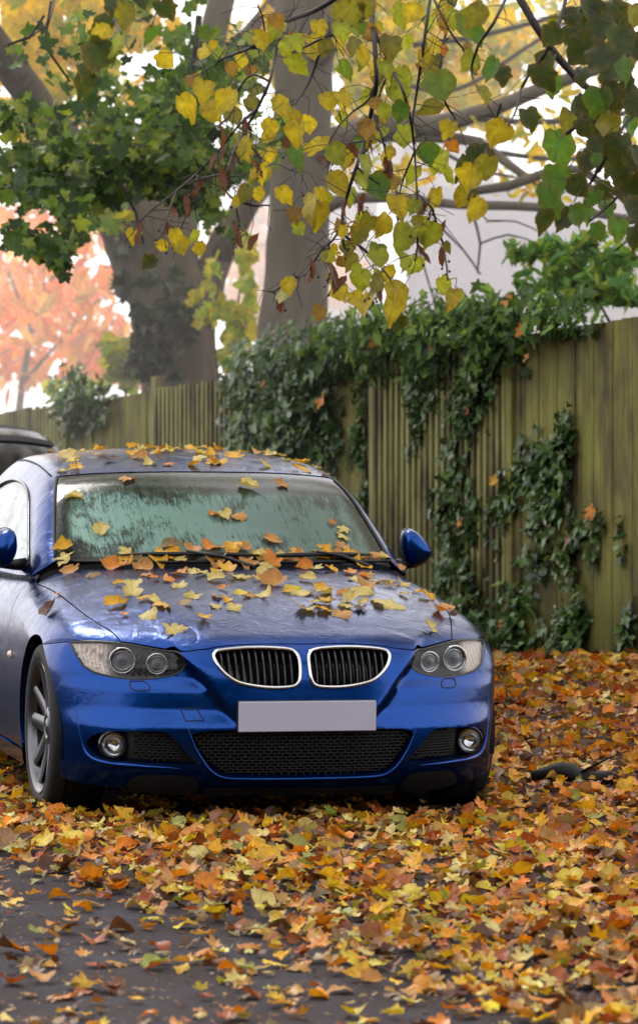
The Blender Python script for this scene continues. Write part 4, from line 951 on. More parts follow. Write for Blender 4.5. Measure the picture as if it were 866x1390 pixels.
ivy('thin ivy trailing down the slats above the door mirror',[(578,520,16,50,200,.09),(570,560,18,34,150,.08),(560,500,12,40,90,.07),(600,500,12,40,90,.07)],[[(565,620),(575,540),(585,450)]],dens_=.7)
ivy('ivy strand spreading diagonally across the plain right-hand panel',[(700,655,16,22,150,.08),(722,630,16,22,150,.08),(745,605,18,26,200,.09),(772,600,18,34,230,.09),(766,650,26,44,330,.09),(745,690,26,26,160,.07),(775,735,22,30,170,.07),(740,745,26,14,80,.05),(712,770,16,12,50,.05),(820,705,10,20,50,.05),(802,722,18,8,50,.05),(690,700,18,30,120,.07)],[[(690,680),(730,620),(770,590)],[(770,590),(775,680),(770,750),(700,775)],[(775,735),(805,722),(822,700)]],dens_=.6)
ivy('small dark ivy clump at the foot of the plain panel',[(785,850,20,40,360,.13),(800,828,10,22,100,.08),(770,880,18,16,120,.10)],[[(785,900),(785,830)]],dens_=.7)
ivy('sparse ivy shoots low on the fence beside the bonnet',[(705,860,20,26,150,.08),(735,875,14,20,80,.06),(728,835,12,20,50,.05),(692,800,12,30,80,.06)],[[(705,890),(695,800)]],dens_=.7)
ivy('thin ivy runner climbing the narrow boards right of the ivy curtain',[(497,560,4,60,90,.04),(485,600,8,40,50,.04),(500,650,10,50,60,.04)],[[(498,720),(496,620),(498,500)]])
ivy('rounded ivy bush perched on the far left of the fence top',[(125,528,30,24,420,.30),(112,555,18,22,200,.16),(140,545,22,22,180,.16)],[[(125,600),(125,530)]])
ivy('ivy tuft growing on the far right edge of the fence',[(858,845,9,22,80,.07),(852,720,6,10,20,.04)],[[(862,880),(858,820)]])
# autumn leaves caught on the ivy
CAUGHT=[(438,541,.13,'o','large orange leaf caught in the dense ivy curtain'),(706,453,.085,'o','orange leaf caught high in the ivy fringe on the right'),(672,654,.085,'y','golden leaf caught beside the diagonal ivy strand'),(802,692,.10,'o','orange leaf stuck on the plain right-hand panel'),(622,711,.07,'o','orange leaf caught in the tall ivy strand near the mirror'),(556,456,.11,'b','tan leaf caught in the ivy fringe above the slats'),(584,470,.08,'b','tan leaf hanging below the ivy fringe'),(714,486,.07,'b','tan leaf in the ivy below the fringe on the right'),(772,733,.11,'t','dull brown leaf hanging at the low end of the diagonal ivy'),(690,408,.12,'b','curled tan leaf lying on top of the ivy fringe'),(358,520,.08,'b','tan leaf in the left part of the ivy curtain'),(512,462,.12,'b','tan leaf on the ivy fringe left of centre'),(635,560,.07,'r','russet leaf in the tall ivy strand'),(680,848,.09,'b','tan leaf on the ivy at the foot of the slats')]
for px_,py_,s,c,l in CAUGHT:
    p=onfence(px_,py_,.22 if py_<560 else .12); o=bpy.data.objects.new('caught_leaf',leaf_proto('maple',c,int(rl.integers(0,8)))); COL.objects.link(o)
    M=frame(np.array([[FN[0]+rl.normal()*.3,FN[1],.3]]),np.array([rl.uniform(0,6.28)]))[0]; o.matrix_world=Matrix.Translation(p)@Matrix(M.tolist()).to_4x4()@Matrix.Scale(s*1.1,4); tag(o,l,'leaf','leaves caught on the fence')
# ================================================================== trees
def bark(name,a,b,c,scale=1.,bumpk=.8):
    t=NT(name); o=t.coord('Object'); n=t.noise(5*scale,6,.7,t.coord('Object',(1.6,1.6,.45)),.6); f=t.noise(45*scale,4,.7,t.coord('Object',(1,1,.4))); m=t.noise(1.3,3,.5,o)
    col=t.ramp(n,[(.3,a),(.5,b),(.7,c)]); col=t.mix(t.math('MULTIPLY',f,.3),col,a); col=t.mix(t.ramp(m,[(.5,(0,)*3),(.7,(.35,)*3)]),col,(.06,.07,.03))
    return t.done(t.pbr(col=col,rough=.85,normal=t.bump(t.math('ADD',n.outputs[0],t.math('MULTIPLY',f,.4)),bumpk,.04),spec=.25))
M_bark1=bark('rugged_bark',(.065,.05,.032),(.125,.092,.06),(.19,.15,.10)); M_bark2=bark('smooth_grey_bark',(.11,.09,.066),(.165,.138,.105),(.22,.19,.15),.7,.5); M_twig=plain('twig_bark',(.035,.025,.022),.7)
M_limb=bark('limb_bark',(.05,.043,.045),(.10,.088,.09),(.15,.135,.135))
def limbs(name,mat,root,base,paths,n=8,jit=0,step=.15):
    for p in paths:
        m=MB(); limb(m,p,n=n,jit=jit,step=step)
        for v in m.v: v-=base
        m.build(name,mat,root,fix=True)
def limb(mb,pts,col=None,n=12,jit=.015,step=.15):
    """pts: (px,py,Z,diameter px)"""
    A=np.array([np.r_[at(x,y,Z),w*.5*Z/FPX] for x,y,Z,w in pts]); q=[]
    C=catmull(A[:,:3],step); L=np.r_[0,np.cumsum(np.linalg.norm(np.diff(C,axis=0),axis=1))]; LA=[np.argmin(np.linalg.norm(C-a[:3],axis=1)) for a in A]
    r=np.interp(np.arange(len(C)),LA,A[:,3]); k=np.linspace(0,1,len(C)); C=C+rng.normal(size=C.shape)*r[:,None]*.04
    mb.tube(C,r,n,jit=jit); return C
def cluster(blobs,sizes,pal,kind,mat,root,name='crown',flat=.5,jl=.25,clump=0,up=.35):
    """blobs: (px,py,rx,ry,Z,dZ,n)"""
    P=[]
    for px,py,rx,ry,Z,dz,n in blobs:
        if clump:
            k=max(3,n//clump); c=np.stack([rng.normal(size=k)*rx*.55,rng.normal(size=k)*ry*.55,rng.normal(size=k)*dz*.5],1); i=rng.integers(0,k,n); sc=np.array([rx,ry,dz])*.20
            q=c[i]+rng.normal(size=(n,3))*sc
        else: q=np.stack([rng.normal(size=n)*rx*.55,rng.normal(size=n)*ry*.55,rng.normal(size=n)*dz*.5],1)
        k_=Z/FPX; b=at(px,py,Z); P.append(np.stack([b[0]+q[:,0]*k_,b[1]+q[:,2],b[2]-q[:,1]*k_],1))
    P=np.vstack(P); n=len(P); base=np.array(root.matrix_world.translation if False else root.location)
    N=np.stack([rng.normal(size=n)*.6,-.55+rng.normal(size=n)*.6,up+rng.normal(size=n)*.6],1); M=frame(N,np.pi+rng.normal(size=n)*.9)
    pal=np.array(pal); C=pal[rng.integers(0,len(pal),n)]*rng.uniform(.75,1.25,(n,1))
    mb=MB(); leaf_mesh(mb,kind,P-base,M,rng.uniform(*sizes,n),C,pal.mean(0)*.6,.25,(.1,.06,.03)); return mb.build(name,mat,root,colattr=True)
def canopy(root,box,n,size,pal,name='high_crown'):
    """upper crown overhead: clumps of leaf faces in a box (x0,x1,y0,y1,z0,z1)"""
    k=max(8,n//60); lo=np.array(box[::2]);hi=np.array(box[1::2]); c=rng.uniform(lo,hi,(k,3)); P=c[rng.integers(0,k,n)]+rng.normal(size=(n,3))*np.array([.7,.7,.4]); base=np.array(root.location)
    M=frame(np.stack([rng.normal(size=n)*.7,rng.normal(size=n)*.7,1+rng.normal(size=n)*.5],1),rng.uniform(0,6.28,n)); pal=np.array(pal)
    mb=MB(); leaf_mesh(mb,'lime',P-base,M,rng.uniform(*size,n),pal[rng.integers(0,len(pal),n)]*rng.uniform(.7,1.3,(n,1))); return mb.build(name,M_fol,root,colattr=True)
GREEN=[(.03,.065,.022),(.05,.10,.03),(.075,.15,.04),(.11,.20,.045),(.16,.26,.05),(.26,.33,.06)]
YEL=[(.74,.56,.02),(.80,.62,.03),(.60,.54,.03),(.76,.46,.02),(.44,.46,.04)]
YG=[(.28,.36,.05),(.20,.32,.05),(.40,.42,.06),(.45,.42,.05)]
ORG=[(.84,.30,.07),(.86,.40,.12),(.82,.22,.09),(.86,.54,.18),(.82,.38,.26)]
# big maple on the left
t1=at(243,640,29); T1=empty('maple_tree',tuple(t1)); tag(T1,'massive forked maple with rugged ivy-clad trunk and dark green leaves behind the fence','tree')
mb=MB(); limb(mb,[(246,700,29,150),(245,600,29,126),(244,520,29,106),(238,460,29,102),(227,405,29,106),(208,350,29,110),(182,300,28.9,100),(150,260,28.7,76)],n=24,jit=.03)
limb(mb,[(200,350,29,90),(165,285,28.7,84),(120,235,28.2,64),(70,170,27.5,52),(25,105,27,46),(-20,40,26.5,42),(-60,-60,26,34)],n=18,jit=.03)
limb(mb,[(258,450,29,64),(286,370,29.2,46),(318,305,29.4,38),(362,245,29.6,32),(430,205,29.7,38),(500,172,29.7,30),(580,158,29.6,24)],n=16,jit=.03)
limb(mb,[(235,420,29,70),(240,340,29.3,56),(248,250,29.6,46),(262,150,30,46),(285,60,30,40),(310,-40,30,34),(330,-200,30,26)],n=16,jit=.03)
limb(mb,[(300,345,29,30),(335,285,28.8,26),(352,230,28.6,20)],n=10)
limb(mb,[(262,150,30,26),(310,80,30,22),(355,20,30,18),(400,-40,30,14)],n=10)
for t in (mb,):
    for v in t.v: v-=t1
mb.build('trunk',M_bark1,T1,fix=True)
limbs('branch',M_twig,T1,t1,([(225,200,22,7),(150,232,21.6,8),(80,250,21.3,6),(20,262,21,4)],[(225,200,22,8),(250,150,22,7),(262,90,22,8),(270,20,22,9)],[(60,20,19,4),(40,50,19,4),(10,60,19,3)],[(350,212,24,9),(300,206,23.5,8),(225,195,22,8)],[(70,0,20,5),(60,60,20,4),(95,110,20,3)],[(160,240,21.5,5),(185,290,21.3,4),(195,330,21.2,3)]),7)
cluster([(75,185,100,50,22,2.,356),(190,120,95,50,22,2.,387),(60,262,80,45,21.3,1.5,263),(250,190,75,55,22,2.,279),(160,190,110,65,22.5,2.,372),(30,320,50,36,20.6,1.,124),(85,340,40,22,20.6,1.,52),(125,250,55,34,21.5,1.,124),(250,80,70,50,23,1.5,186),(15,230,45,50,21,1.,139),(205,235,70,34,22,1.5,263),(280,225,40,34,22.5,1.5,139),(130,215,60,34,22,1.5,186),(270,262,40,30,22,1.,71),(300,40,60,50,24,1.5,124)],(.04,.09),GREEN,'maple',M_fol,T1,'lower_crown',clump=22)
cluster([(150,290,30,20,25,1.,30),(300,250,40,30,26,1.,50),(330,200,40,40,26,1.,60)],(.07,.12),YG+GREEN[2:],'maple',M_fol,T1,'lower_crown',clump=14)
cluster([(60,60,80,60,30,2.,300),(30,20,60,40,30,2.,140),(120,110,60,50,31,2.,180),(180,30,70,40,31,2.,200),(350,70,40,80,31,2.,200),(20,160,40,60,31,2,90)],(.09,.15),[(.78,.50,.02),(.82,.60,.03),(.70,.58,.04),(.46,.50,.05)],'maple',M_fol,T1,'crown',clump=20)
canopy(T1,(-9,-.5,19,34,7.5,15),3600,(.18,.36),GREEN+YEL)
# ivy climbing its trunk, shrubs behind the fence
def shrub(label,blobs,pal,name,sizes,kind,cat='shrub',stems=(),Zs=None,mat=None):
    b=at(blobs[0][0],blobs[0][1],blobs[0][4]); r=empty(name,tuple(b)); tag(r,label,cat)
    cluster(blobs,sizes,pal,kind,mat or M_fol,r,'foliage',clump=10)
    if stems:
        mb=MB()
        for s in stems: limb(mb,s,n=6,jit=0)
        for v in mb.v: v-=b
        mb.build('stem',M_twig,r,fix=True)
    return r
shrub('dark ivy climbing the left side of the forked maple trunk',[(190,450,10,36,28.3,.12,130),(210,490,24,18,28.3,.12,130),(235,460,26,34,28.3,.1,110),(165,385,7,28,28.3,.12,50),(262,420,20,40,28.2,.1,80),(215,400,24,30,28.2,.1,60)],[(.02,.04,.02),(.035,.06,.03),(.05,.08,.035)],'ivy_plant',(.06,.11),'ivy','ivy',[[(215,540,28.6,6),(195,470,28.5,5),(178,400,28.5,4),(165,350,28.4,3)]],mat=M_ivy)
shrub('bright yellow-green shrub between the maple trunk and the grey trunk',[(325,440,18,50,28,.6,150),(296,410,22,46,27.6,.4,64),(335,360,16,36,28,.5,60),(325,490,22,10,28,.5,70),(268,425,16,30,27.4,.3,26)],[(.45,.55,.07),(.34,.48,.07),(.55,.55,.07),(.6,.52,.05)],'leafy_shrub',(.06,.11),'lime',stems=[[(322,560,28,5),(318,460,28,4),(330,370,28,3),(345,320,28,2)],[(300,540,27.6,4),(290,440,27.6,3),(300,360,27.6,2)]])
shrub('lime-green shrub peeping over the fence left of the maple trunk',[(172,500,20,24,30,.5,130),(150,480,24,20,30,.5,70),(190,470,12,30,30,.3,50),(110,525,30,10,31,.4,70)],YG,'leafy_shrub',(.08,.15),'lime',stems=[[(170,560,30,5),(168,500,30,4),(150,470,30,2)]])
# smooth grey tree in the middle
t2=at(398,640,27); T2=empty('lime_tree',tuple(t2)); tag(T2,'tall straight tree with a smooth grey trunk rising behind the ivy','tree')
mb=MB(); limb(mb,[(392,700,27,128),(395,560,27,112),(396,480,27,100),(402,400,27,90),(406,300,27,82),(409,200,27,78),(412,100,27,80),(415,20,27,86),(420,-80,27,76),(430,-300,27,60),(450,-800,27,30)],n=28,jit=.008)
limb(mb,[(412,95,27,44),(440,60,26.8,40),(470,0,26.6,34),(500,-60,26.4,28)],n=14)
for p in ([(415,215,27,60),(460,190,26.8,40),(520,172,26.6,30),(590,168,26.4,26),(660,150,26.2,22),(760,110,26,18),(880,70,25.8,14)],[(420,290,27,26),(470,270,26.6,17),(540,268,26.2,14),(620,277,26,13),(700,279,25.8,13),(785,286,25.6,12),(880,302,25.4,11)],[(500,182,26.7,22),(580,185,26.5,18),(650,192,26.4,15),(690,222,26.3,13),(725,248,26.2,11),(790,252,26.1,8),(880,258,26,6)],[(645,259,25,13),(690,252,25,14),(725,240,25,14),(750,230,25,14),(785,229,25,13),(808,242,25,12),(825,258,25,10),(880,262,25,10)]): limb(mb,p,n=10,jit=.02)
for v in mb.v: v-=t2
tr=mb.build('trunk',M_bark2,T2,fix=True)
limbs('branch',M_limb,T2,t2,([(690,-30,17,13),(725,30,17,12),(755,75,17.1,12),(785,108,17.2,11),(812,130,17.3,9),(850,140,17.4,7),(890,150,17.5,6)],[(590,200,26,6),(650,230,26,5),(700,240,26,4)],[(560,60,28,9),(640,50,28,8),(760,20,28,7),(870,-10,28,6)],[(520,110,28,8),(620,120,28,7),(720,60,28,6),(800,10,28,5)],[(640,160,27,10),(740,165,27,9),(870,150,27,8)],[(660,205,27,8),(760,215,27,7),(870,205,27,7)],[(640,285,25.8,5),(652,330,25.7,4),(648,370,25.7,3)],[(652,330,25.7,3),(690,318,25.6,3),(730,330,25.5,2)],[(600,310,25.8,4),(630,340,25.7,3),(652,372,25.6,3)],[(560,300,26,3),(575,360,26,3),(592,415,26,3)],[(660,300,25.6,3),(700,300,25.5,2.5),(740,318,25.4,2)],[(790,200,24,4),(770,230,24,3),(735,190,24,2)]),6,0,.1)
cluster([(560,40,110,60,32,2.5,520),(690,40,90,50,33,2.5,420),(640,100,120,50,34,2.5,420),(500,110,50,60,32,2,200),(780,60,60,60,33,2,220),(600,150,90,30,33,2,180),(540,10,60,30,30,2,160),(470,60,40,50,31,2,140)],(.07,.13),YEL+[(.28,.33,.05)],'lime',M_fol,T2,'crown',clump=14)
cluster([(760,180,70,40,27,1.,60),(700,205,60,30,27,1.,44),(600,225,60,25,28,1.,40),(720,240,60,20,26,.6,24),(520,240,60,30,28,1.,40)],(.06,.11),YEL,'lance',M_fol,T2,'crown',clump=5)
canopy(T2,(-1.5,9,18,34,7.5,15),3800,(.18,.36),YEL+GREEN[2:])
# far autumn trees
for lab,bl,pal,stem in (('distant orange cherry tree with fine bare branches at the far left',[(40,400,70,80,38,2,384),(110,430,60,60,38,2,260),(60,300,60,60,38,2,161),(10,480,50,50,38,2,161),(130,340,40,40,38,2,74),(100,500,60,24,38,1.5,160)],ORG+[(.62,.36,.10)],[[(20,620,37.4,14),(30,520,37.4,11),(45,440,37.4,9),(75,370,37.4,6),(120,300,37.4,3)],[(30,520,37.4,7),(75,470,37.4,5),(130,410,37.4,3),(165,390,37.4,2)],[(42,450,37.4,6),(20,390,37.4,4),(-10,320,37.4,3)],[(60,400,37.4,4),(60,330,37.4,3),(85,260,37.4,2)],[(90,560,37.4,5),(110,480,37.4,4),(160,430,37.4,2)]]),
  ('distant pink and orange tree glimpsed between the two big trunks',[(330,340,36,50,54,2,300),(325,430,30,50,54,2,240),(455,370,18,36,54,1,120),(470,345,16,24,54,1,60)],[(.72,.38,.28),(.74,.46,.36),(.70,.40,.22),(.74,.56,.44)],[[(335,620,54,7),(330,480,54,6),(335,380,54,4),(350,300,54,2)]])):
    b=at(bl[0][0],640,bl[0][4]); r=empty('autumn_tree',tuple(b)); tag(r,lab,'tree'); mb=MB()
    for s in stem: limb(mb,s,n=6,jit=0,step=.3)
    for v in mb.v: v-=b
    mb.build('trunk',M_bark2,r,fix=True); cluster(bl,(.10,.20),pal,'lance',M_fol,r,'crown',clump=8)
shrub('bright green shrub with compound leaves topping the fence at the far right',[(790,385,60,24,22.6,.35,420),(840,360,30,34,22.6,.3,170),(720,345,30,12,22.4,.2,60),(760,340,26,20,22.4,.25,90),(850,400,30,16,22.3,.3,160),(800,330,24,14,22.5,.2,60)],[(.08,.22,.04),(.12,.30,.05),(.18,.38,.06),(.34,.46,.06)],'leafy_shrub',(.05,.10),'lance',stems=[[(800,470,22.6,4),(785,390,22.6,3),(790,350,22.6,3),(850,335,22.6,2)],[(840,460,22.6,4),(780,360,22.5,3),(720,340,22.4,2)],[(790,380,22.5,3),(830,345,22.4,3),(880,300,22.3,3)]])
# ================================================================== houses far behind
M_wall=plain('pale_render',(.62,.46,.45),.9,nscale=2,namt=.05); M_white=plain('white_bargeboard',(.80,.80,.82),.6,nscale=3,namt=.04)
def tiles():
    t=NT('lilac_roof_tiles'); o=t.coord('Object'); b=t.n('ShaderNodeTexBrick',{'Vector':o,'Color1':(.13,.11,.15,1),'Color2':(.17,.15,.18,1),'Mortar':(.09,.08,.10,1),'Scale':3.,'Mortar Size':.03}); return t.done(t.pbr(col=b,rough=.85))
M_tiles=tiles(); M_pane=plain('window_pane',(.10,.11,.13),.08)
def poly(mb,pts,th):
    """a flat slab with thickness th along its normal"""
    P=np.array(pts,float); n=np.cross(P[1]-P[0],P[2]-P[0]); n/=np.linalg.norm(n); k=len(P); V=np.vstack([P,P-n*th]); i=np.arange(k); mb.add(V,np.vstack([np.stack([i,(i+1)%k,k+(i+1)%k,k+i],1),[[0,1,2,3]] if k==4 else np.zeros((0,4),int),[[7,6,5,4]] if k==4 else np.zeros((0,4),int)]),[[0,1,2],[5,4,3]] if k==3 else None)
def house(label,x0,x1,y0,y1,eave,ridge,zb,win):
    r=empty('house',((x0+x1)/2,y0,zb)); tag(r,label,'house'); L=(x1-x0)/2; D_=y1-y0
    mb=MB(); mb.box((0,D_/2,eave/2),(2*L,D_,eave)); ym=D_/2
    for s in (-1,1): poly(mb,[(s*(L-.01),0,eave),(s*(L-.01),D_,eave),(s*(L-.01),ym,ridge)],.12*s)
    mb.build('wall',M_wall,r,False,fix=True)
    mb=MB(); e=.4; sl=(ridge-eave)/ym
    poly(mb,[(-L-e,-e,eave-e*sl+.14),(L+e,-e,eave-e*sl+.14),(L+e,ym,ridge+.14),(-L-e,ym,ridge+.14)],.12); poly(mb,[(-L-e,D_+e,eave-e*sl+.14),(-L-e,ym,ridge+.14),(L+e,ym,ridge+.14),(L+e,D_+e,eave-e*sl+.14)],.12)
    rf=mb.build('roof',M_tiles,r,False,fix=True)
    mb=MB()
    for s in (-1,1): mb.tube([(s*(L+e+.05),-e,eave-e*sl+.05),(s*(L+e+.05),ym,ridge+.05)],.20,4); mb.tube([(s*(L+e+.05),D_+e,eave-e*sl+.05),(s*(L+e+.05),ym,ridge+.05)],.20,4)
    mb.box((0,-e-.08,eave-e*sl-.02),(2*(L+e),.10,.26)); mb.build('bargeboard',M_white,r,False,fix=True)
    for wx in win:
        f=MB(); f.box((wx,-.02,eave*.55),(1.5,.10,1.3)); f=f.build('window',M_white,r,False); g=MB(); g.box((wx,-.085,eave*.55),(1.3,.04,1.1)); g.build('pane',M_pane,f,False)
    mb=MB(); mb.box((L*.55,ym,ridge+.5),(.8,.6,1.4)); mb.build('chimney',M_wall,rf,False)
    return r
zf=lambda py,Z: CAMZ-(py-HOR)/FPX*Z
house('pale house with a lilac tiled roof and white trim seen over the fence',(590-433)/FPX*46,5.6,46,51,zf(418,46)+.15,zf(262,48.5)+.15,-.2,(1.9,))
house('pinkish rendered house wall behind the lilac-roofed house',-.9,2.3,56,62,zf(300,56),zf(200,59),0.,(-.6,.7))
# pale gabled porch roof, white, right of the middle
# ================================================================== dark car behind
def lofted_car():
    root=empty('parked_car',(-1.62,19.5,.0),(0,0,R(14))); tag(root,'dark hatchback parked behind the blue coupe, cut off by the left edge','car')
    # stations: v, belt height, belt half width, roof height, roof half width, bottom
    S=[(0,.55,.55,.56,.45,.30),(.06,.66,.72,.68,.6,.22),(.25,.76,.80,.80,.70,.20),(.6,.86,.85,.90,.76,.20),(1.05,.92,.87,.97,.78,.20),(1.25,.95,.875,1.03,.76,.2),(1.6,.97,.88,1.20,.70,.2),(1.95,.98,.88,1.37,.64,.2),(2.2,.98,.88,1.44,.62,.2),(2.7,.985,.88,1.475,.61,.2),(3.2,.99,.88,1.465,.60,.2),(3.6,1.0,.87,1.42,.585,.2),(3.85,1.01,.86,1.32,.60,.22),(4.05,1.01,.84,1.10,.70,.25),(4.15,.95,.80,.98,.70,.30),(4.2,.70,.74,.71,.62,.36)]
    rows=[]
    for v,b,bw,r,rw,lo in S:
        pts=[(0,r+.012),(rw*.5,r+.006),(rw*.86,r-.012),(rw,r-.045)]
        for t in (.33,.66): pts.append((rw+(bw*.955-rw)*t,r-.045+(b+.02-(r-.045))*t))
        pts+=[(bw*.955,b+.02),(bw,b-.05),(bw+.01,b-.2 if b>.7 else b-.1),(bw,(b+lo)/2-.05),(bw*.97,lo+.06),(bw*.9,lo),(0,lo-.02)]
        rows.append([(x,v,w) for x,w in pts])
    Rw=np.array(rows); ns,npt=Rw.shape[:2]
    def piece(name,mat,i0,i1,j0,j1,push=0,sides=(1,-1)):
        mb=MB(); i=np.arange(i0,i1)[:,None];j=np.arange(j0,j1)[None]; q=np.stack([i*npt+j,i*npt+j+1,(i+1)*npt+j+1,(i+1)*npt+j],-1).reshape(-1,4)
        for s in sides:
            V=Rw.reshape(-1,3)*[s,1,1]+np.array([s*push,0,push]); used=np.unique(q); mp=np.full(len(V),-1); mp[used]=np.arange(len(used)); mb.add(V[used],mp[q])
        o=mb.build(name,mat,root,fix=True); md=o.modifiers.new('s','SUBSURF'); md.levels=md.render_levels=2; return o
    Mp=plain('dark_blue_paint',(.010,.011,.018),.62,0.,spec=.15); piece('body',Mp,0,ns-1,6,npt-1); piece('bonnet',Mp,0,5,0,6); piece('roof',Mp,7,11,0,3)
    piece('windscreen',M_gloss,5,8,0,3); piece('pillar',Mp,5,13,3,4); piece('side_window',M_gloss,5,12,4,6,.0,(1,)); piece('side_window',M_gloss,5,12,4,6,.0,(-1,)); piece('rear_window',M_gloss,11,13,0,3); piece('tailgate',Mp,12,ns-1,0,6)
    for s in (1,-1):
        mb=MB(); mb.tube([(.50*s,.02,.64),(.62*s,.06,.66),(.75*s,.2,.70)],[.05,.07,.05],10); mb.build('headlight',M_reflector,root,fix=True)
        mb=MB(); mb.tube([(.68*s,4.12,.78),(.74*s,4.10,.95),(.70*s,4.0,1.08)],[.05,.06,.04],10); mb.build('tail_lamp',M_red,root,fix=True)
        mb=MB(); mb.box((.98*s,1.62,1.02),(.20,.10,.13),bev=.04); mb.build('door_mirror',Mp,root,fix=True)
        for v in (.80,3.35):
            Wh=empty('wheel',(.76*s,v,.322),(0,0,0 if s>0 else math.pi),root)
            for p in parts: q=p.copy(); COL.objects.link(q); q.parent=Wh
    mb=MB(); mb.box((0,2.1,.36),(1.2,3.6,.25)); mb.build('underbody',M_seam,root,False)
    mb=MB(); mb.box((0,-.01,.42),(.52,.02,.11),bev=.004); mb.build('number_plate',M_plate,root,False)
lofted_car()
bl_=empty('fallen_leaf_clump',(0,0,0)) if False else None
o=bpy.data.objects.new('fallen_leaf',leaf_proto('lime','d',2)); COL.objects.link(o); p=at(67,607,20.8); o.matrix_world=Matrix.Translation(p)@Matrix.Rotation(R(60),4,'X')@Matrix.Scale(.11,4); bpy.data.objects.remove(o)
# ================================================================== hanging branches near the camera
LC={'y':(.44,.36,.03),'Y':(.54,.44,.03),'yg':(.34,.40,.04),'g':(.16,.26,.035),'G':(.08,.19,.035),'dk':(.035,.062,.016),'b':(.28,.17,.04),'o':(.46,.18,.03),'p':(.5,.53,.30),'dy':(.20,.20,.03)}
def hanging(name,label,Z,twigs,leaves,extra=0,fruit=0,fill=0,spread=.25,mat=None):
    b=at(leaves[0][0],leaves[0][1],Z); root=empty(name,tuple(b)); tag(root,label,'branch')
    T=[];TW=[];TI=[]
    for k,tw in enumerate(twigs):
        mb=MB(); TW.append(mb)
        w=tw[0]; zz=Z+rng.uniform(-.5,.5)*spread
        pts=[(x,y,zz+.12*math.sin(i*1.7+k),w*1.3*(1-.6*i/len(tw))) for i,(x,y) in enumerate(tw[1:])]; T.append(limb(mb,pts,n=6,jit=0,step=.03)); TI.append(np.full(len(T[-1]),k))
    TP=np.vstack(T); TI=np.concatenate(TI); P=[];M=[];S=[];C=[]
    leaves=list(leaves)
    for _ in range(fill):
        q=TP[rng.integers(0,len(TP))]; k_=FPX/q[1]; leaves.append((433+q[0]*k_+rng.normal()*16,HOR-(q[2]-CAMZ)*k_+rng.normal()*12+8,rng.uniform(16,30),['y','Y','yg','dy','b'][rng.integers(0,5)]))
    for x,y,s,c in leaves:
        p=at(x,y,Z+rng.uniform(-.5,.5)*spread*2); ii=np.argmin((((TP-p)*[1,.25,1]-np.array([0,0,s*.5*Z/FPX]))**2).sum(1)); p0=TP[ii]; mb=TW[TI[ii]]
        L=s*Z/FPX; down=np.array([rng.normal()*.45,rng.normal()*.25,-1.]); down/=np.linalg.norm(down); nrm=np.array([rng.normal()*.55,-1+rng.normal()*.2,.25+rng.normal()*.35]); nrm-=down*nrm.dot(down); nrm/=np.linalg.norm(nrm); X=np.cross(down,nrm)
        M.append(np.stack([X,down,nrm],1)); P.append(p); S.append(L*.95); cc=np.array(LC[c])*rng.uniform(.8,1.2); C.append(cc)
        st=p-down*L*.42; d_=np.linalg.norm(st-p0)
        if d_<.45: mid=(st+p0)/2+np.array([rng.normal()*.01,rng.normal()*.01,.02]); mb.tube(catmull(np.array([p0,mid,st]),.03),np.linspace(.0016,.001,max(2,len(catmull(np.array([p0,mid,st]),.03)))),5)
    for _ in range(extra):
        ii=rng.integers(0,len(TP)); q=TP[ii]; mb=TW[TI[ii]]; d=np.array([rng.normal(),rng.normal()*.5,-.4+rng.normal()*.8]); d/=np.linalg.norm(d); e=q+d*rng.uniform(.05,.16); m=(q+e)/2+rng.normal(size=3)*.012; mb.tube(np.array([q,m,e]),[.0018,.0014,.0009],5)
    for v in mb.v: v-=b
    fb=MB(); leaf_mesh(fb,'lime',np.array(P)-b,np.array(M),np.array(S),np.array(C),(.20,.12,.02),.45,(.16,.13,.04))
    for _ in range(fruit):
        ii=rng.integers(0,len(TP)); q=TP[ii]; mb=TW[TI[ii]]
        if q[2]>CAMZ+.95: continue
        for _k in range(rng.integers(1,4)):
            e=q+np.array([rng.normal()*.018,rng.normal()*.02,-rng.uniform(.03,.07)]); mb.tube(np.array([q,(q+e)/2+rng.normal(size=3)*.004,e]),.0007,4)
            a=rng.uniform(.0035,.005); mb.lathe([(-a,.0002),(-a*.7,a*.7),(0,a),(a*.7,a*.7),(a,.0002)],'z',8,c=e)
        if rng.uniform()<.6:
            Pb=q+np.array([rng.normal()*.015,-.01,-.03]); leaf_mesh(fb,'lance',[Pb-b],frame(np.array([[rng.normal(),-1,.2]]),np.array([np.pi+rng.normal()*.4])),[.05],[(.16,.06,.035)])
    for mb in TW:
        for v in mb.v: v-=b
        mb.build('twig',M_twig,root,fix=True)
    fb.build('foliage',mat or M_lime,root,colattr=True)
    return root
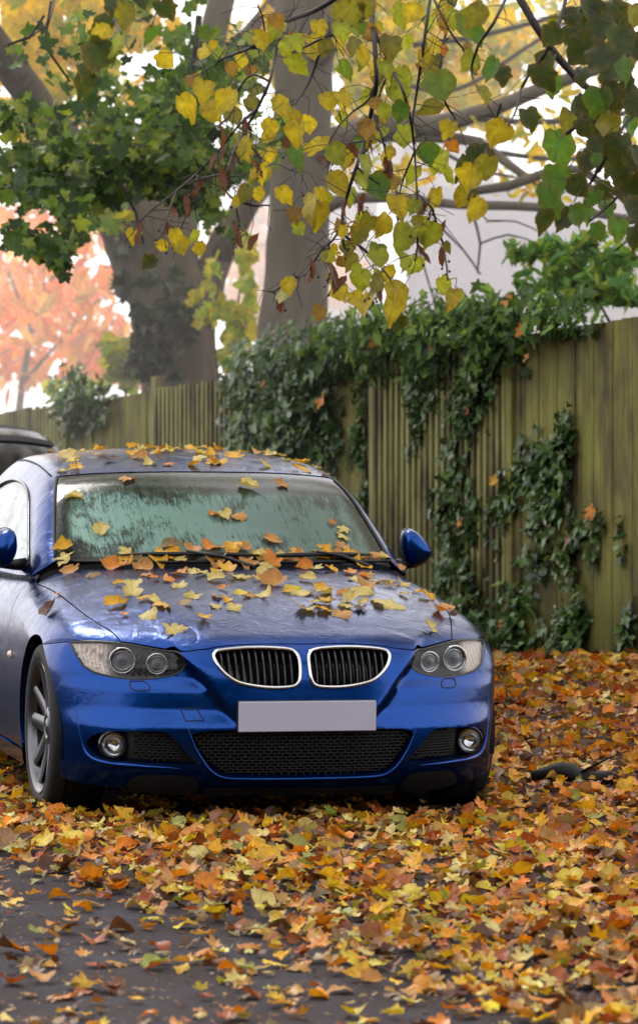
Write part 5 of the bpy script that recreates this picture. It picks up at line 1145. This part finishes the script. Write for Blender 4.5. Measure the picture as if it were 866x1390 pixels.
F1=[(433,35,24,'y'),(421,61,36,'Y'),(395,66,32,'yg'),(402,85,34,'yg'),(477,10,40,'dy'),(460,14,30,'dy'),(492,35,24,'g'),(510,35,22,'y'),(544,17,38,'yg'),(551,55,22,'yg'),(485,38,22,'g'),(472,90,32,'g'),(492,80,26,'g'),(513,87,28,'y'),(575,76,28,'y'),(588,61,26,'y'),(603,66,18,'o'),(589,87,34,'dy'),(595,114,46,'g'),(586,144,34,'dy'),(548,107,42,'yg'),(541,125,32,'yg'),(511,121,28,'yg'),(544,149,32,'G'),(444,135,28,'Y'),(466,130,26,'Y'),(378,144,34,'Y'),(404,178,36,'Y'),(420,165,26,'Y'),(432,194,34,'Y'),(454,208,36,'yg'),(489,196,32,'G'),(402,211,38,'G'),(364,210,28,'Y'),(354,234,28,'Y'),(498,170,24,'y'),(525,210,36,'Y'),(496,222,36,'yg'),(550,182,32,'yg'),(581,204,32,'G'),(610,173,28,'y'),(614,197,20,'o'),(596,215,42,'yg'),(631,31,42,'g'),(607,5,32,'G'),(634,81,26,'yg'),(631,225,40,'dk'),(357,236,26,'y'),(385,262,30,'Y'),(420,279,42,'y'),(433,289,38,'y'),(399,289,26,'b'),(406,308,22,'yg'),(456,249,40,'y'),(489,241,30,'yg'),(511,250,42,'G'),(492,296,30,'yg'),(522,303,34,'Y'),(541,277,34,'Y'),(544,319,44,'yg'),(583,314,38,'yg'),(513,340,26,'g'),(563,357,30,'yg'),(489,376,36,'yg'),(461,393,30,'y'),(499,411,38,'y'),(482,404,22,'y'),(539,397,46,'y'),(534,417,40,'y'),(603,386,30,'yg'),(615,404,34,'y'),(541,436,26,'dk'),(385,400,24,'p'),(589,268,34,'y'),(560,235,30,'yg'),(470,215,26,'y'),(530,60,34,'dy'),(560,15,30,'Y'),(580,30,26,'yg'),(480,60,26,'dy'),(520,150,24,'yg'),(436,262,26,'Y'),(475,265,26,'yg'),(610,235,26,'yg'),(520,180,22,'yg'),(500,130,26,'yg')]
T1w=[[6,(512,-30),(505,10),(508,55),(511,110),(504,150),(495,190),(484,225),(474,255),(465,290),(464,310)],[4,(510,45),(530,90),(548,125),(558,165),(563,210),(566,262)],[4,(586,-20),(580,25),(573,75),(567,115),(560,165),(563,205)],[3,(464,305),(452,325),(436,340),(424,358),(413,374)],[3,(464,310),(466,330),(472,340)],[3,(466,318),(486,332),(506,350),(522,368),(534,384)],[2.5,(446,330),(447,350),(452,372),(458,392)],[2.5,(508,350),(512,372),(505,392),(500,405)],[4,(617,-20),(605,45),(597,100),(605,140),(618,160)],[3,(566,262),(585,280),(592,300),(601,330),(606,360),(608,380)],[4,(505,15),(470,38),(440,50),(415,62),(392,72)],[3,(511,110),(500,135),(480,150),(460,170),(448,190)],[3,(495,190),(470,195),(450,205)],[3,(440,50),(420,110),(395,150),(390,180),(405,205)],[3,(405,205),(400,240),(415,268),(432,285)],[3,(505,150),(520,190),(525,215)],[3,(590,0),(610,40),(632,70)],[2.5,(530,90),(515,130),(512,165),(500,200)],[2.5,(484,225),(500,240),(515,250)],[2.5,(563,205),(545,250),(540,300),(542,330)],[2.5,(585,280),(580,310)],[2,(385,400),(372,395),(400,378),(413,372)],[2,(474,255),(490,280),(494,300)],[2.5,(566,262),(568,310),(565,350)]]
hanging('lime_branch','drooping lime twigs hung with mottled yellow leaves and small dark fruit, above the middle','x' if False else 12.6,T1w,F1,extra=150,fruit=60,fill=60,spread=.5)
F1b=[(276,119,32,'Y'),(253,142,42,'y'),(286,149,34,'y'),(309,136,40,'Y'),(328,79,26,'Y'),(289,60,18,'y'),(363,210,26,'Y'),(345,236,20,'Y'),(322,272,18,'Y'),(223,78,28,'Y'),(238,319,26,'y'),(182,317,24,'y'),(220,332,22,'y'),(245,330,26,'y'),(270,335,22,'y'),(205,355,24,'dk'),(335,205,26,'Y'),(350,262,20,'Y'),(262,318,20,'yg'),(340,95,18,'b'),(312,92,20,'b'),(235,322,18,'b'),(390,60,24,'yg'),(262,108,24,'b')]
hanging('lime_branch','sparse twiggy branch with a few yellow leaves hanging before the forked maple',12.2,[[6,(480,-20),(430,12),(385,30),(350,58),(325,70)],[4,(385,30),(373,75),(366,110),(350,145),(333,175),(318,205),(308,235),(304,255)],[3,(304,255),(318,270),(340,277),(366,278)],[3,(350,145),(322,172),(296,205),(268,234),(240,258),(205,285)],[3,(366,110),(345,100),(325,120),(316,150),(296,170)],[2.5,(350,58),(330,85),(300,95),(285,105)],[2.5,(308,235),(280,240),(250,252)],[2.5,(318,270),(325,300),(336,318)],[2,(240,258),(228,290),(222,318)],[2,(268,234),(262,270),(245,310)],[2.5,(333,175),(340,195),(355,215)],[2,(205,285),(190,300),(182,312)],[3,(325,70),(300,80),(280,95)],[2.5,(360,60),(358,30),(350,5)]],F1b,extra=110,fruit=50,fill=14,spread=.4)
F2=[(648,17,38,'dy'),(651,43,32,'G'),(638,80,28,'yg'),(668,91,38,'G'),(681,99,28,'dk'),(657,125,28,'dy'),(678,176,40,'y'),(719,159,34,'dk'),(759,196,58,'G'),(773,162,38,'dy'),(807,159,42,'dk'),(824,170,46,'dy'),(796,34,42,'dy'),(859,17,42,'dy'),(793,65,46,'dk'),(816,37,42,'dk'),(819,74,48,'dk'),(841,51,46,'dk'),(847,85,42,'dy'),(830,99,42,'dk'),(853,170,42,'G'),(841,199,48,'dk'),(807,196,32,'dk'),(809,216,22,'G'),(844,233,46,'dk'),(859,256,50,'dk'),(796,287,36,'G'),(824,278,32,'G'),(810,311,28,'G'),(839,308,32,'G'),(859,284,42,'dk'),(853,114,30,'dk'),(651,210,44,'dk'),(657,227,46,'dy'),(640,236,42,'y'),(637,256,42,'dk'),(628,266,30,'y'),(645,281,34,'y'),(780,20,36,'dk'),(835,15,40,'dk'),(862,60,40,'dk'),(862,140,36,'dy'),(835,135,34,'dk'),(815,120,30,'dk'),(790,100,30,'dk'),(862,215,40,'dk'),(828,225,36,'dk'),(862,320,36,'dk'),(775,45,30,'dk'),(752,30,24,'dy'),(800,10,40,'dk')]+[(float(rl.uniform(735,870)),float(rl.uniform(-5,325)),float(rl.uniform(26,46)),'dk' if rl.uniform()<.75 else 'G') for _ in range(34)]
hanging('lime_branch','dark leafy branch filling the upper right corner',11.6,[[8,(900,20),(860,60),(830,110),(805,150),(770,180)],[5,(900,120),(855,160),(830,200),(800,250)],[5,(772,-20),(756,40),(738,75),(718,100),(708,118)],[4,(690,-10),(670,30),(650,60),(640,95),(655,130),(676,165)],[4,(900,200),(860,240),(830,275),(800,300)],[4,(830,110),(815,70),(795,40)],[3,(680,140),(665,190),(650,230),(635,270)],[4,(870,-20),(845,40),(850,90)],[3,(708,118),(700,150),(690,170)],[3,(900,290),(860,300),(835,315)]],F2,extra=40,spread=.6)
F3=[(140,30,36,'dk'),(168,20,42,'dy'),(205,45,30,'G'),(135,70,46,'dk'),(160,55,38,'yg'),(128,90,32,'Y'),(115,110,42,'dk'),(138,44,30,'Y'),(225,10,32,'dk'),(185,2,30,'dk'),(110,95,24,'dk'),(150,5,26,'dk')]
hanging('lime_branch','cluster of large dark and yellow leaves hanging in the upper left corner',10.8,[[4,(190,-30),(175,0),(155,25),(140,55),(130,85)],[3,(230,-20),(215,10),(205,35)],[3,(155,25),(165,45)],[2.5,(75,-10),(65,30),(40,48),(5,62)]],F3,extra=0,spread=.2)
# ================================================================== broken branch in the leaves
b=at(770,1085,15.1); b[2]=gz(b[0],b[1])+.02; root=empty('fallen_branch',tuple(b)); tag(root,'dark rotten branch half buried in the leaves right of the car','branch')
mb=MB(); q=catmull([(-.14,.02,.02),(-.02,.0,.045),(.08,-.01,.015),(.20,-.04,.02),(.30,-.03,-.01)],.03); mb.tube(q,np.interp(np.arange(len(q)),[0,len(q)*.3,len(q)-1],[.020,.034,.022]),9,jit=.10); mb.tube([(.05,-.02,.04),(.16,-.05,.10),(.24,-.05,.13)],[.006,.004,.003],5); mb.build('wood',plain('rotten_wood',(.012,.009,.010),.7,nscale=40,bump=.4),root,fix=True)
# unseen wood added to darken the car's reflections; lime tree overhanging the road
WD=empty('unseen_woodland',(0,-14,0)); 
def unseen_leaf_mass(n):
    k=110; c=np.stack([rng.uniform(-26,26,k),rng.uniform(-17,-12,k),rng.uniform(.5,11,k)],1); P=c[rng.integers(0,k,n)]+rng.normal(size=(n,3))*[1.6,1.0,1.2]; P[:,2]=np.maximum(P[:,2],.1)
    mb=MB(); pal=np.array([(.012,.022,.008),(.022,.026,.01),(.035,.027,.01),(.01,.016,.008)]); leaf_mesh(mb,'lime',P,frame(np.stack([rng.normal(size=n)*.4,1+rng.normal(size=n)*.3,rng.normal(size=n)*.5],1),rng.uniform(0,6.28,n)),rng.uniform(.5,1.1,n),pal[rng.integers(0,4,n)])
    o=mb.build('unseen_woodland',M_fol,None,colattr=True); tag(o,kind='stuff')
bpy.data.objects.remove(WD); unseen_leaf_mass(6000)
b=np.array([4.6,8.5,0.]); LT=empty('lime_tree',tuple(b)); tag(LT,'overhanging lime tree whose trunk stands out of sight to the right','tree')
mb=MB(); mb.tube(catmull([(0,0,-.1),(.05,0,2.),(-.1,.1,4.),(-.3,.2,6.5),(-.2,.2,10)],.3),np.linspace(.34,.12,36)[:len(catmull([(0,0,-.1),(.05,0,2.),(-.1,.1,4.),(-.3,.2,6.5),(-.2,.2,10)],.3))] if False else np.linspace(.34,.12,len(catmull([(0,0,-.1),(.05,0,2.),(-.1,.1,4.),(-.3,.2,6.5),(-.2,.2,10)],.3))),14); mb.build('trunk',M_bark2,LT,fix=True)
canopy(LT,(-7,5,6,19,5.5,10),1300,(.14,.32),GREEN[1:]+YEL[:3],'crown')
# ================================================================== world, sun, camera
w=bpy.data.worlds.new('World');scene.world=w;w.use_nodes=True;nt=w.node_tree;bg=nt.nodes['Background']
sky=nt.nodes.new('ShaderNodeTexSky');sky.sky_type='NISHITA';sky.sun_disc=False;sky.sun_elevation=R(48);sky.sun_rotation=R(-25);sky.dust_density=3.;sky.air_density=1.2
hs=nt.nodes.new('ShaderNodeHueSaturation');hs.inputs['Saturation'].default_value=.16;hs.inputs['Value'].default_value=1.0
mx=nt.nodes.new('ShaderNodeMix');mx.data_type='RGBA';mx.inputs[0].default_value=.7;mx.inputs[7].default_value=(10.3,10.0,10.0,1)
nt.links.new(sky.outputs[0],hs.inputs['Color']);nt.links.new(hs.outputs[0],mx.inputs[6]);nt.links.new(mx.outputs[2],bg.inputs[0]);bg.inputs[1].default_value=.205
sl=bpy.data.lights.new('sun','SUN');sl.energy=2.6;sl.angle=R(16);sl.color=(1,.95,.88);so=bpy.data.objects.new('sun',sl);COL.objects.link(so)
d=Vector((math.sin(R(-25))*math.cos(R(48)),math.cos(R(-25))*math.cos(R(48)),math.sin(R(48)))); so.rotation_euler=d.to_track_quat('Z','Y').to_euler()
# autumn mist: a thin scattering medium over the gardens behind the fence, densest near the ground
vs=nt.nodes.new('ShaderNodeVolumeScatter'); vs.inputs['Color'].default_value=(1,.97,.97,1); vs.inputs['Anisotropy'].default_value=.6
tc=nt.nodes.new('ShaderNodeNewGeometry'); sx=nt.nodes.new('ShaderNodeSeparateXYZ'); nt.links.new(tc.outputs['Position'],sx.inputs[0])
def mr(sock,a,b,c,d):
    m=nt.nodes.new('ShaderNodeMapRange'); nt.links.new(sock,m.inputs[0])
    for i,v in enumerate((a,b,c,d)): m.inputs[i+1].default_value=v
    return m.outputs[0]
def mul(a,b):
    m=nt.nodes.new('ShaderNodeMath'); m.operation='MULTIPLY'; nt.links.new(a,m.inputs[0]); nt.links.new(b,m.inputs[1]); return m.outputs[0]
dn_=mul(mul(mr(sx.outputs[1],19.,28.,0,.023),mr(sx.outputs[1],70.,90.,1,0)),mr(sx.outputs[2],4.,10.,1,0))
nt.links.new(dn_,vs.inputs['Density']); nt.links.new(vs.outputs[0],nt.nodes['World Output'].inputs['Volume'])
w.cycles.volume_step_size=3.; scene.cycles.volume_step_rate=1.; scene.cycles.volume_max_steps=34; scene.cycles.volume_bounces=1
cam=bpy.data.objects.new('camera',bpy.data.cameras.new('camera'));COL.objects.link(cam);scene.camera=cam
cam.location=(0,0,CAMZ);cam.rotation_euler=(R(90),0,0);cd=cam.data;cd.sensor_fit='HORIZONTAL';cd.sensor_width=24;cd.lens=FPX/866*24;cd.shift_y=-(695-HOR)/866;cd.clip_end=3000
cd.dof.use_dof=True;cd.dof.focus_distance=14.2;cd.dof.aperture_fstop=5.6
scene.view_settings.view_transform='Standard';scene.view_settings.look='None';scene.view_settings.exposure=0;scene.view_settings.gamma=1
scene.cycles.use_denoising=True;scene.cycles.use_adaptive_sampling=True;scene.cycles.adaptive_threshold=.025;scene.cycles.max_bounces=7;scene.cycles.diffuse_bounces=3;scene.cycles.glossy_bounces=4;scene.cycles.transmission_bounces=5;scene.cycles.transparent_max_bounces=16
